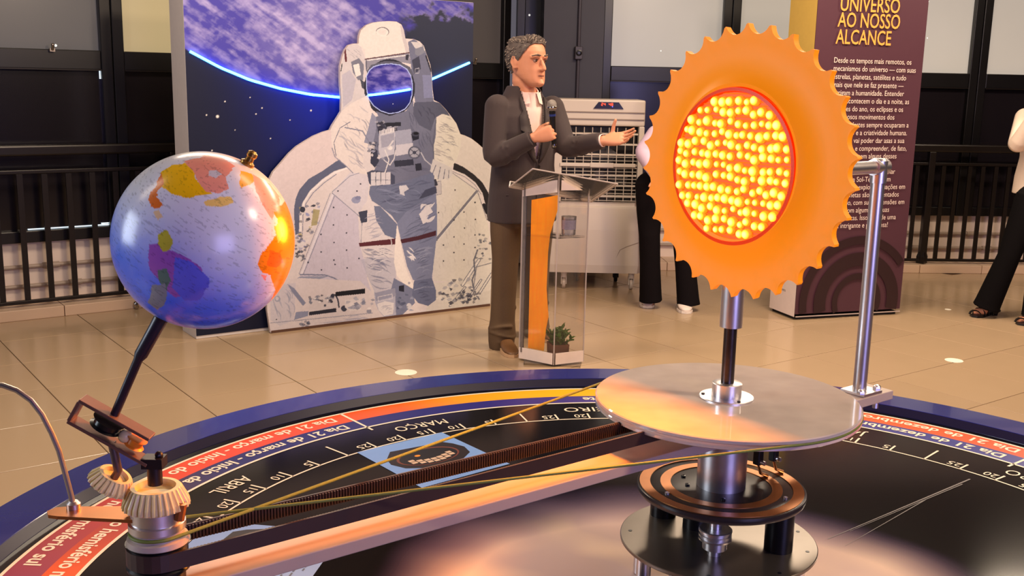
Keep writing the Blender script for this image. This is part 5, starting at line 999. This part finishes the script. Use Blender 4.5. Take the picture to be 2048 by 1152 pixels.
class Head:
    def __init__(s, chin, fwd, scale=1., tilt=0.):
        F = Vector(fwd).normalized(); s.F = F; s.L = UP.cross(F).normalized(); F2 = (F*math.cos(tilt)+UP*math.sin(tilt)); U2 = s.L.cross(F2)*-1
        U2 = F2.cross(s.L); s.M = Matrix((s.L, F2, U2)).transposed(); s.o = Vector(chin); s.k = scale
    def __call__(s, p): return s.o+s.M @ (Vector(p)*s.k)
    def meshes(s, nose=1.):
        out = []; n = 36
        out.append(MB().loft([[s(head_pt(h[0], 2*PI*k/n)) for k in range(n)] for h in HEAD], True))
        q = lambda pts, r, **kw: MB().tube([s(p) for p in pts], [v*s.k for v in r], 12, **kw)
        out.append(q([(0, .086, .140), (0, .102, .120), (0, .1135, .100), (0, .118, .088), (0, .104, .080)], [.0065, .008, .0098, .0112, .008]))
        for g in (-1, 1):
            out.append(MB().ball(s((g*.011, .102, .086)), .0084*s.k, 10, 8)); out.append(q([(g*.014, .099, .142), (g*.034, .095, .148), (g*.056, .076, .142)], [.006, .0085, .006]))   # nostril, brow bone
            out.append(MB().ball(s((g*.0755, -.012, .118)), .030*s.k, 14, 10, (.32, .62, 1.0), M=s.M))                 # ear
            out.append(q([(g*.074, .004, .094), (g*.080, -.012, .090), (g*.0835, -.03, .118), (g*.082, -.020, .144), (g*.077, .002, .146)], [.005, .006, .006, .006, .005]))
        out.append(q([(-.026, .090, .0585), (-.012, .0995, .061), (0, .102, .0605), (.012, .0995, .061), (.026, .090, .0585)], [.002, .0045, .005, .0045, .002]))
        out.append(q([(-.022, .0905, .049), (0, .1005, .0485), (.022, .0905, .049)], [.003, .006, .003]))
        out.append(q([(0, .092, .030), (0, .098, .018), (0, .092, .008)], [.014, .017, .012]))
        return out
    def features(s, root, eye=(60, 42, 30), brow=(92, 78, 70), lip=(176, 98, 80)):
        for g in (-1, 1):
            c = s((g*.032, .0830, .1285)); part('eye', MB().ball(c, .0112*s.k, 12, 8), mat('eye_white', (168, 132, 116), .5), root)
            part('iris', MB().ball(s((g*.032+.001, .0892, .1275)), .0072*s.k, 10, 8), mat('iris_%d' % eye[0], eye, .2), root)
            part('eyelid', MB().tube([s((g*.0185, .0885, .1290)), s((g*.026, .0965, .1362)), s((g*.036, .0955, .1372)), s((g*.046, .0830, .1310))], [.002*s.k, .0034*s.k, .0034*s.k, .002*s.k], 8), mat('eyelid_skin', (150, 92, 72), .6), root)
            part('eyebrow', MB().tube([s((g*.014, .1045, .1515)), s((g*.031, .1030, .1550)), s((g*.055, .0830, .1490))], [.0042*s.k, .0056*s.k, .0030*s.k], 8, flat=.8), mat('brow_%d' % brow[0], brow, .8), root)
        part('mouth', MB().tube([s((-.024, .0915, .0545)), s((-.010, .1025, .0552)), s((0, .1045, .0546)), (s((.010, .1025, .0552))), s((.024, .0915, .0545))], [.0012*s.k, .0022*s.k, .0022*s.k, .0022*s.k, .0012*s.k], 8), mat('mouth_line', (118, 60, 50), .6), root)
    def hair(s, root, m, line, off=.010, seed=1, name='hair'):
        """cap of hair; line(t) gives the hairline height for each direction"""
        r = random.Random(seed); n, k = 72, 14; rings = []; fz = [r.uniform(-1, 1) for _ in range(n*k)]
        for i in range(k):
            ring = []
            for j in range(n):
                t = 2*PI*j/n; z0 = line(t); z = .2375-(.2375-z0)*(i/(k-1))**1.35 if i else .2375
                e = off*(1.-.55*(i == k-1))+.0024*fz[i*n+j]+.0016*math.sin(t*13+i); p = head_pt(z, t, e); p.z += off*.9*max(0, 1-(i/(k-1))*1.6); ring.append(s(p))
            rings.append(ring)
        inn = []
        for i in range(k-1, -1, -3):
            inn.append([s(head_pt(min(.232, .2375-(.2375-line(2*PI*j/n))*(i/(k-1))**1.35), 2*PI*j/n, -.006)) for j in range(n)])
        part(name, MB().loft(rings+inn, True, True), m, root)
def hand_meshes(W, fwd, palm, thumb_up, curl, spread=.10, size=1., tdir=None, tl=1.):
    """W wrist, fwd to the knuckles, palm = out of the palm, thumb_up = side of the thumb"""
    F = Vector(fwd).normalized(); N = Vector(palm); N = (N-F*N.dot(F)).normalized(); Sd = F.cross(N); Sd = Sd if Sd.dot(Vector(thumb_up)) > 0 else -Sd
    W = Vector(W); k = size; out = []
    rg = lambda d, a, b: ell_ring(W+F*d*k, Sd, N, a*k, b*k, 18, 2.6)
    out.append(MB().loft([rg(-.035, .026, .020), rg(0, .027, .019), rg(.025, .035, .0185), (rg(.055, .041, .0165)), rg(.082, .042, .0135), rg(.094, .039, .010)], True))
    for i, (sd, ln, rr) in enumerate(((.0315, .070, .0086), (.0105, .079, .0088), (-.0105, .073, .0085), (-.030, .058, .0076))):
        p = W+F*(.085+(.004 if i in (1, 2) else 0))*k+Sd*sd*k; d = (F+Sd*(sd*spread/.03)).normalized(); pts = [p-d*.02*k, p]; rad = [rr*k*1.05, rr*k*1.08]; ang = 0; c_ = curl[i] if isinstance(curl[0], (list, tuple)) else curl
        for j, fr in enumerate((.45, .30, .25)):
            ang += math.radians(c_[j]); dd = d*math.cos(ang)+N*math.sin(ang); p = p+dd*ln*fr*k; pts.append(p); rad.append(rr*k*(1-.1*(j+1)))
        out.append(MB().tube(pts, rad, 10)); out.append(MB().ball(pts[-1], rad[-1], 10, 6))
    td = Vector(tdir).normalized() if tdir else (F*.55+Sd*.8+N*.25).normalized(); p0 = W+F*.018*k+Sd*.020*k; p1 = W+F*.040*k+Sd*.040*k; p2 = p1+td*.034*k*tl; p3 = p2+(td+F*.18).normalized()*.028*k*tl
    out.append(MB().tube([p0, p1, p2, p3], [.015*k, .0125*k, .0098*k, .0078*k], 12)); out.append(MB().ball(p3, .0078*k, 10, 6)); return out
def limb(pts, rad, seg=18): return [MB().tube(pts, rad, seg), MB().ball(pts[0], rad[0], 14, 10), MB().ball(pts[-1], rad[-1], 14, 10)]
def smoothpath(a, b, c, n=6):
    """two bones with a rounded joint"""
    a, b, c = Vector(a), Vector(b), Vector(c); P = [a, a.lerp(b, .5), a.lerp(b, .85)]+[((1-t)**2*a.lerp(b, .85)+2*t*(1-t)*b+t*t*b.lerp(c, .15)) for t in (.33, .66)]+[b.lerp(c, .15), b.lerp(c, .5), c]; return P
def shoe(root, heel, direc, ln, m, sole, name='shoe', w_=.046, h=.075):
    D = Vector(direc).normalized(); Sd = Vector((-D.y, D.x, 0)); H_ = Vector(heel); H_.z = 0
    rg = lambda t, a, z0, z1: [H_+D*(t*ln)+Sd*(a*math.cos(q))+UP*((z0+z1)/2+(z1-z0)/2*math.sin(q)) for q in [2*PI*i/18 for i in range(18)]]
    o = link(name, fused([MB().loft([rg(-.02, .018, .014, .05), rg(.04, .034, .012, h), rg(.2, .038, .012, h*1.08), rg(.42, .040, .012, h), rg(.62, w_, .012, h*.74), rg(.82, w_*.95, .012, h*.56), rg(.95, w_*.66, .012, h*.42), rg(1.0, w_*.3, .013, h*.28)], True)], .005, 3, name), root); o.data.materials.append(m)
    k = MB(); ol = [(-.03, .022), (.1, .036), (.4, .037), (.65, w_+.003), (.85, w_*.95), (.97, w_*.62), (1.015, .0)]; pl = [(t, a) for t, a in ol]+[(t, -a) for t, a in ol[-2::-1]]
    part('sole', k.prism(pl, lambda t, a, z: H_+D*(t*ln)+Sd*a+UP*z, (.001, .018)), sole, o); return o
# ---------------------------------------------------------------- the speaker
SKIN = mat('skin_warm', (206, 138, 104), .5, noise=.07, scale=40, spec=.35)
M_jack = mat('jacket_wool', (56, 42, 41), .8, noise=.12, scale=160, sheen=.1); M_lap = mat('lapel_wool', (49, 37, 36), .75, noise=.12, scale=160); M_shirt = mat('shirt_pale', (236, 204, 192), .7, noise=.03, scale=80)
M_tro = mat('trousers_brown', (92, 70, 48), .85, noise=.14, scale=150); M_shoe = mat('shoe_brown', (104, 70, 40), .45, noise=.15); M_sole = mat('sole_tan', (200, 160, 120), .6)
fx = math.radians(33); BF = Vector((math.sin(fx), -math.cos(fx), 0)); BLf = UP.cross(BF)     # body forward, his left
YM = 5.95
man = thing('person', 'grey-haired person in dark jacket speaking into microphone by the clear lectern', 'person', on_z(1035, 705, 0))
TC = lambda y, x=1046: on_y(x, y, YM)                                     # torso centre at picture height y
pR, pL = on_y(995, 214, YM-.10), on_y(1104, 216, YM+.10)                  # shoulders
eR_, eL_ = on_y(987, 318, YM-.17), on_y(1131, 296, YM+.02)
wR, wL_ = on_y(1066, 276, YM-.26), on_y(1206, 281, YM-.13)
hR, hL = on_y(1014, 420, YM-.06), on_y(1075, 420, YM+.11); kR, kL = on_y(1010, 545, YM-.08), on_y(1074, 546, YM+.18); aR, aL = on_y(1003, 679, YM-.09), on_y(1072, 660, YM+.22)
HD = Head(on_y(1054, 174, YM-.03), (math.sin(math.radians(44)), -math.cos(math.radians(44)), 0), 1.12)
neck0, neck1 = TC(186, 1050)+UP*0, HD((0, -.03, .03))
skin = HD.meshes()
skin.append(MB().tube([neck0-UP*.05, neck0, neck0.lerp(neck1, .5), neck1, HD((0, -.035, .09))], [.075, .064, .060, .061, .055], 18))
zc = [(440, .165, .10), (380, .155, .10), (320, .150, .098), (265, .165, .105), (220, .155, .09), (192, .09, .07)]
skin.append(MB().loft([ell_ring(TC(y), BLf, BF, a, b) for y, a, b in zc], True))
mh = hand_meshes(wR+Vector((.012, -.004, .004)), (.90, -.12, .30), (.25, .95, -.10), (0, 0, 1), [(62, 82, 50)]*4, .03, 1.04, tdir=(.62, .72, .35))
oh = hand_meshes(wL_+Vector((.006, -.004, .0)), (.93, -.28, .16), (-.12, -.70, .70), (-.2, .3, 1), [(4, 8, 8), (8, 12, 10), (12, 16, 12), (16, 20, 14)], .16, 1.10, tdir=(.12, -.05, 1), tl=1.12)
for lm in (limb(smoothpath(pR, eR_, wR), [.045, .042, .038, .036, .036, .036, .034, .026]), limb(smoothpath(pL, eL_, wL_), [.045, .042, .038, .036, .036, .036, .034, .026]), limb(smoothpath(hR, kR, aR), [.075, .066, .052, .05, .048, .048, .042, .032]), limb(smoothpath(hL, kL, aL), [.075, .066, .052, .05, .048, .048, .042, .032])): skin += lm
for a in (aR, aL): skin.append(MB().tube([a, a-UP*.03, Vector((a.x, a.y-.02, .05)), Vector((a.x, a.y-.04, .045))], [.032, .030, .024, .016], 12))
body = link('body', fused(skin+mh+oh, .0042, 3), man); body.data.materials.append(SKIN); HD.features(man)
M_hair = mat('hair_grey', (92, 80, 74), .75, noise=.4, scale=70, bump=.6); M_hair2 = mat('hair_silver', (150, 134, 120), .7, noise=.2, scale=70)
def line_m(t):
    a = abs((t+PI) % (2*PI)-PI); return float(np.interp(a, [0, .35, .7, 1.0, 1.25, 1.5, 1.8, 2.3, PI], [.208, .209, .198, .176, .150, .122, .122, .070, .050]))
HD.hair(man, M_hair, line_m, .0095, 3)
for mm, nn, sd in ((M_hair, 420, 8), (M_hair2, 330, 9)):
    k = MB(); r = random.Random(sd)
    for i in range(nn):                                                    # short strands swept back, longer at the front
        t = r.uniform(-PI, PI); zl = line_m(t); z = zl+(.236-zl)*r.random()**.8
        if sd == 9 and z > .19 and abs(t) > 1.0 and r.random() < .6: continue
        front = abs(t) < .9 and z > .195; p = head_pt(z, t, .0088 if z > zl+.012 else .003)+Vector((0, 0, .006 if z > .2 else 0)); dn = Vector((p.x*.3, -1.0, -.55 if z < .2 else .1)).normalized()
        if front: dn = Vector((r.uniform(-.5, .6), r.uniform(-.3, .7), r.uniform(.4, 1))).normalized()
        ln = r.uniform(.010, .018) if not front else r.uniform(.010, .018); q = p+dn*ln; nrm_ = (p-Vector((0, -.005, .12))).normalized()
        k.tube([HD(p), HD(p.lerp(q, .55)+nrm_*.0022), HD(q-nrm_*.0005)], [.0030, .0024, .0008], 5)
    part('hair_strands', k, mm, man, kind='stuff')
# shirt under the jacket
sh = [MB().loft([ell_ring(TC(y), BLf, BF, a, b) for y, a, b in [(446, .170, .112), (380, .164, .112), (320, .160, .110), (265, .172, .116), (222, .160, .100), (196, .100, .086), (184, .080, .078)]], True)]
o = link('shirt', fused(sh, .006, 4, 'shirt'), man); o.data.materials.append(M_shirt)
k = MB(); rings = []; n = 40
ax0 = neck0+UP*.0
for rr, dz, fo in ((.078, -.03, .012), (.073, .058, .0), (.067, .060, .0), (.070, -.02, .010)):
    ring = []
    for j in range(n+1):
        t = math.radians(22)+(2*PI-math.radians(44))*j/n; drop = (math.cos(t)+1)/2; ring.append(ax0+BF*(rr*math.cos(t)*1.06+.004+fo)+BLf*(rr*math.sin(t))+UP*(dz-.062*drop*(1 if dz > 0 else .65)))
    rings.append(ring)
k.loft(rings+[rings[0]], False, True, closed=False); cb = part('collar', k, M_shirt, man)
k = MB()
for g in (-1, 1):
    a0 = ax0+BF*.082+BLf*(g*.026)+UP*(-.008); k.add([a0, ax0+BF*.064+BLf*(g*.060)+UP*.010, ax0+BF*.088+BLf*(g*.062)+UP*(-.062), ax0+BF*.102+BLf*(g*.030)+UP*(-.052), a0+BF*.004], [(0, 1, 2, 3)])
part('collar_point', k, M_shirt, man)
# jacket
JR = [(441, .205, .150), (410, .203, .148), (370, .196, .143), (330, .184, .136), (295, .188, .138), (262, .200, .138), (232, .198, .124), (212, .176, .106), (194, .122, .092), (172, .086, .084)]
jm = [MB().loft([ell_ring(TC(y, 1046 if y < 400 else 1044), BLf, BF, a, b, 36, 2.4) for y, a, b in JR], True)]
cuffR = wR.lerp(eR_, .02); cuffL = wL_.lerp(eL_, .03)
for p, e, c_ in ((pR, eR_, cuffR), (pL, eL_, cuffL)): jm += [MB().tube(smoothpath(p, e, c_), [.071, .068, .065, .063, .062, .060, .055, .047], 20), MB().ball(p-UP*.002, .072, 16, 12)]
jr = random.Random(2)
for p, e, c_ in ((pR, eR_, cuffR), (pL, eL_, cuffL)):                       # sleeve creases
    for t in (.15, .3, .75, .9):
        q = p.lerp(e, t) if t < .5 else e.lerp(c_, (t-.5)*1.2); ax_ = (e-p if t < .5 else c_-e).normalized(); s1 = ax_.cross(Vector((0, 1, .2))).normalized(); s2 = ax_.cross(s1); R_ = .060 if t < .5 else .055
        jm.append(MB().tube([q+(s1*math.cos(a)+s2*math.sin(a))*(R_)+ax_*(.02*math.sin(a*1.5+t*9)) for a in [jr.uniform(0, 1)+i*.3 for i in range(11)]], .0085, 8))
jme = fused(jm, .0062, 4, 'jacket')
# open the front in a V
ztop_j, zbot_j = TC(180).z, TC(316).z
bmj = bmesh.new(); bmj.from_mesh(jme); dele = []
for f in bmj.faces:
    c_ = f.calc_center_median(); l = c_-TC(260); X_ = l.dot(BLf); Y_ = l.dot(BF); tt = (c_.z-zbot_j)/(ztop_j-zbot_j)
    if Y_ > .012 and 0 < tt and abs(X_-.006) < .004+.070*tt**.9 and (c_-pR).length > .10 and (c_-pL).length > .10 and (c_-eR_).length > .1 and Y_ < .17: dele.append(f)
    elif c_.z > TC(180).z and (c_-TC(178)).length < .2 and Vector((l.x, l.y, 0)).length < .078: dele.append(f)
    elif f.normal.z < -.9 and c_.z < TC(436).z: dele.append(f)
bmesh.ops.delete(bmj, geom=dele, context='FACES'); bmj.to_mesh(jme); bvh = BVHTree.FromBMesh(bmj); bmj.free()
jo = link('jacket', jme, man); jme.materials.append(M_jack); sdm = jo.modifiers.new('thick', 'SOLIDIFY'); sdm.thickness = .004; sdm.offset = -1
def on_jacket(x, z, lift=.005):
    o_ = TC(260); o_ = Vector((o_.x, o_.y, z))+BLf*x+BF*.5; h = bvh.ray_cast(o_, -BF)
    return (h[0] if h[0] is not None else o_-BF*.38)+BF*lift
for g in (-1, 1):
    va, vb = [], []
    for i in range(15):
        t = i/14; z = zbot_j-.015+(ztop_j-.02-zbot_j)*t; xi = .006+g*(.002+.068*max(0, t)**.9); wd = .012+.050*math.sin(PI*min(1, t*1.02)**.9)*(1 if t < .78 else .75); 
        if .76 < t < .80: wd *= .62
        va.append(on_jacket(xi+g*.006, z, .007)); vb.append(on_jacket(xi+g*(.006+wd), z, .006))
    k = MB().add(va+vb, [(i, i+1, 15+i+1, 15+i) for i in range(14)], True); lo_ = part('lapel', k, M_lap, man); q = lo_.modifiers.new('t', 'SOLIDIFY'); q.thickness = .005; q.offset = 0
    k = MB().tube([on_jacket(.006+g*(.075+.05), ztop_j-.06, .005), on_jacket(.006+g*(.07), ztop_j-.052, .008)], .002, 6)
k = MB(); zz = [zbot_j-.01-(zbot_j-TC(434).z)*i/12 for i in range(13)]
k.tube([on_jacket(.004, z, .002) for z in zz], .0035, 6); part('front_edge', k, M_lap, man)
for z in (TC(330).z, TC(362).z): part('button', MB().lathe([(.010, 0), (.010, .003), (.004, .004)], on_jacket(.018, z, .0), BF, 14), mat('button_dark', (30, 24, 24), .3), man)
k = MB().tube([on_jacket(-.165, TC(385).z, .003), on_jacket(-.06, TC(383).z, .003)], .004, 6); part('pocket_flap', k, M_lap, man)
for g, w0, e0 in ((0, wR, eR_), (1, wL_, eL_)):
    d_ = (w0-e0).normalized(); part('shirt_cuff', MB().lathe([(.033, -.02), (.036, .004), (.033, .008), (.030, -.02)], w0-d_*.006, d_, 20), M_shirt if g else M_jack, man)
# trousers
tm_ = [MB().loft([ell_ring(TC(y, 1044), BLf, BF, a, b, 30, 2.3) for y, a, b in [(345, .150, .105), (390, .172, .120), (425, .180, .128), (448, .172, .122)]], True)]
for h, kk, a, sg in ((hR, kR, aR, 0), (hL, kL, aL, 1)):
    tm_ += [MB().tube([h+UP*.03, h.lerp(kk, .35), h.lerp(kk, .75), kk, kk.lerp(a, .35), kk.lerp(a, .7), kk.lerp(a, .88), a-UP*.012, a-UP*.055], [.098, .092, .078, .073, .070, .072, .080, .076, .070], 24), MB().ball(h, .10, 16, 12)]
    for t, rr in ((.80, .076), (.90, .078), (.97, .073), (.55, .071)):
        q = kk.lerp(a, t); tm_.append(MB().tube([q+Vector((rr*math.cos(b), rr*math.sin(b), .014*math.sin(b*1.5+t*20))) for b in [t*11+i*.28 for i in range(12)]], .008, 8))
o = link('trousers', fused(tm_, .0062, 3, 'trousers'), man); o.data.materials.append(M_tro)
shoe(man, Vector((aR.x, aR.y+.055, 0)), (.26, -1, 0), .285, M_shoe, M_sole); shoe(man, Vector((aL.x, aL.y, 0))-BF*.055, BF, .285, M_shoe, M_sole)
# microphone in his right hand
mF = Vector((.90, -.12, .30)).normalized(); mN = Vector((.25, .95, -.10)); mN = (mN-mF*mN.dot(mF)).normalized()
mc = wR+Vector((.012, -.004, .004))+mF*.098+mN*.030; md = Vector((-.09, -.10, 1)).normalized()
mic = thing('microphone', 'black wireless microphone with silver mesh head held by the speaker', 'microphone', mc)
part('handle', MB().lathe([(.010, -.085), (.0135, -.08), (.0135, -.035), (.0145, 0), (.0175, .10), (.019, .115), (.016, .118)], mc, md, 24), mat('mic_black', (28, 26, 28), .3, metal=.3), mic)
part('blue_band', MB().lathe([(.0183, .088), (.0186, .100)], mc, md, 24, caps=False), mat('mic_blue', (40, 52, 110), .3), mic)
part('mesh_head', MB().lathe([(.016, .116), (.0225, .122), (.0245, .128), (.0265, .140), (.0255, .156), (.020, .168), (.010, .175), (.001, .177)], mc, md, 28), mat('mic_mesh', (150, 140, 132), .45, metal=.6, noise=.5, scale=900, bump=.8), mic)
part('head_ring', MB().lathe([(.0262, .130), (.0278, .133), (.0278, .139), (.0264, .142)], mc, md, 28, caps=False), mat('chrome', (190, 185, 180), .15, metal=1), mic)
part('foot_ring', MB().lathe([(.0142, -.078), (.0146, -.074), (.0146, -.066), (.0142, -.062)], mc, md, 24, caps=False), mat('chrome', (190, 185, 180), .15, metal=1), mic)
# ---------------------------------------------------------------- two onlookers
def onlooker(label, pel, F, hips, knees, ankles, toes, sh_w, elbows, wrists, top, pants, shoe_m, sole_m, hair, head_f, kind, flare=1., zsh=1.36, skin=SKIN, top_hem=.86):
    F = Vector(F).normalized(); L = UP.cross(F); t = thing('person', label, 'person', Vector((pel.x, pel.y, 0)))
    P0 = Vector((pel.x, pel.y, 0)); H_ = Head(P0+F*.03+UP*(zsh+.085), head_f, 1.0); sk = H_.meshes()
    shs = [P0+L*(-sh_w)+UP*(zsh-.02), P0+L*sh_w+UP*(zsh-.02)]; tor = [(.80, .15, .10), (.92, .155, .11), (1.06, .13, .095), (1.22, .145, .10), (zsh-.03, .14, .08), (zsh+.02, .07, .06)]
    sk.append(MB().loft([ell_ring(P0+UP*z, L, F, a, b) for z, a, b in tor], True)); sk.append(MB().tube([P0+UP*(zsh-.03), P0+UP*(zsh+.06)+F*.01, H_((0, -.03, .06))], [.055, .052, .05], 16))
    for s_, e, w__, i in zip(shs, elbows, wrists, (0, 1)):
        sk += limb(smoothpath(s_, e, w__), [.04, .038, .034, .033, .033, .032, .03, .024]); d = (w__-e).normalized(); sk += hand_meshes(w__, d, F if i else F, UP*.3+L*(1 if i else -1)*.3+F*.5, [(18, 25, 18)]*4, .08, .92)
    for h, k_, a, tt in zip(hips, knees, ankles, toes): sk += limb(smoothpath(h, k_, a), [.072, .062, .05, .047, .046, .045, .04, .03]); sk.append(MB().tube([a, a.lerp(tt, .3)-UP*.03, tt+UP*.028], [.03, .032, .018], 12))
    b = link('body', fused(sk, .0048, 3), t); b.data.materials.append(skin); H_.features(t)
    ln = lambda q: float(np.interp(abs((q+PI) % (2*PI)-PI), [0, .5, 1.0, 1.4, 1.9, 2.4, PI], [.200, .196, .160, .10, .05, .0, -.0]))
    H_.hair(t, hair, ln, .014, 5)
    pm = [MB().loft([ell_ring(P0+UP*z, L, F, a, b_) for z, a, b_ in [(.76, .165, .118), (.88, .172, .122), (.98, .152, .11), (1.04, .140, .102)]], True)]
    for h, k_, a in zip(hips, knees, ankles): pm += [MB().tube([h+UP*.02, h.lerp(k_, .5), k_, k_.lerp(a, .5), a-UP*.0, a.lerp(k_, -.10)], [.095, .086, .072, .070*flare, .076*flare, .080*flare], 22), MB().ball(h, .096, 14, 10)]
    o = link('trousers', fused(pm, .007, 4, 'trousers'), t); o.data.materials.append(pants)
    bm2 = [MB().loft([ell_ring(P0+UP*z, L, F, a, b_, 30) for z, a, b_ in [(top_hem, .182, .135), (.95, .178, .128), (1.08, .158, .116), (1.22, .166, .118), (zsh-.03, .152, .095), (zsh+.02, .085, .075)]], True)]
    for s_, e, w__ in zip(shs, elbows, wrists): bm2 += [MB().tube(smoothpath(s_, e, w__), [.062, .060, .060, .060, .058, .056, .050, .040], 18), MB().ball(s_, .062, 14, 10)]
    o = link('top', fused(bm2, .007, 4, 'top'), t); o.data.materials.append(top)
    return t, b
pC = on_z(1335, 618, 0); g = lambda x, y, dy=0: on_y(x, y, pC.y+dy)
t2, _ = onlooker('person in black trousers and white sneakers standing behind the orange sun', pC+Vector((.02, .06, 0)), (.1, -1, 0), [g(1298, 372, .05), g(1366, 372, .05)], [g(1299, 470, .0), g(1366, 472, .0)], [g(1301, 590, .03), g(1376, 598, -.03)], [on_z(1297, 612, 0), on_z(1374, 624, 0)], .15, [g(1286, 305, .02), g(1398, 305, .02)], [g(1312, 350, -.12), g(1385, 352, -.1)], mat('top_lilac', (214, 186, 206), .7), mat('trousers_black', (20, 15, 17), .9, noise=.2, scale=120, spec=.12), None, None, mat('hair_brown', (70, 52, 40), .7, noise=.3, scale=60), (.1, -1, 0), 0, zsh=1.20, top_hem=.93)
M_snk = mat('sneaker_white', (232, 214, 200), .5); M_snks = mat('sneaker_sole', (242, 228, 214), .5)
for (x, y), d in (((1295, 617), (-.10, -1, 0)), ((1373, 628), (.0, -1, 0))):
    q = on_z(x, y, 0); shoe(t2, q-Vector(d)*.27, d, .27, M_snk, M_snks, 'sneaker', .050, .095)
YW = 6.97; gw = lambda x, y, dy=0: on_y(x, y, YW+dy); pelW = gw(2082, 390, .02)
t3, b3 = onlooker('person in white blouse and black flared trousers stepping in at the right edge', pelW, (-.75, -.66, 0), [gw(2062, 398, -.04), gw(2096, 398, .10)], [gw(2018, 512, -.05), gw(2080, 520, -.1)], [gw(1976, 606, .0), gw(2072, 622, -.16)], [on_z(1946, 632, 0), on_z(2036, 648, 0)], .165, [gw(2034, 292, -.12), gw(2120, 300, .1)], [gw(2066, 236, -.2), gw(2110, 330, -.1)], mat('blouse_white', (226, 204, 184), .7, noise=.05, scale=60), mat('trousers_ink', (13, 10, 11), .9, spec=.12), None, None, mat('hair_dark', (46, 34, 30), .6, noise=.3, scale=60), (-.8, -.6, 0), 1, flare=1.12, top_hem=.84)
M_sd = mat('sandal_black', (18, 14, 16), .4)
for (x, y), a in (((1948, 634), on_z(1948, 634, 0)), ((2040, 650), on_z(2040, 650, 0))):
    d = Vector((-.93, -.36, 0)).normalized(); s_ = Vector((-d.y, d.x, 0)); q = Vector((a.x, a.y, 0))-d*.015
    so = part('sandal', MB().prism([(-.19, .026), (-.10, .030), (-.02, .042), (.02, .034), (.036, 0), (.02, -.034), (-.02, -.042), (-.10, -.030), (-.19, -.026)], lambda a_, b_, c_: q+d*a_+s_*b_+UP*(c_+max(0, -a_-.06)*.22), (.001, .014)), M_sd, t3)
    part('heel', MB().tube([q-d*.175+UP*.0, q-d*.175+UP*.04], [.012, .02], 10), M_sd, so)
    for tt, hh, ww in ((.005, .034, .010), (-.03, .046, .012), (-.062, .058, .012), (-.095, .072, .012)):
        part('strap', MB().tube([q+d*(tt+.012*(u/3))+s_*(.042*math.cos(PI*(u+3)/6))+UP*(.012+hh*math.sin(PI*(u+3)/6)) for u in range(-3, 4)], ww*.7, 8, flat=.4), M_sd, so)
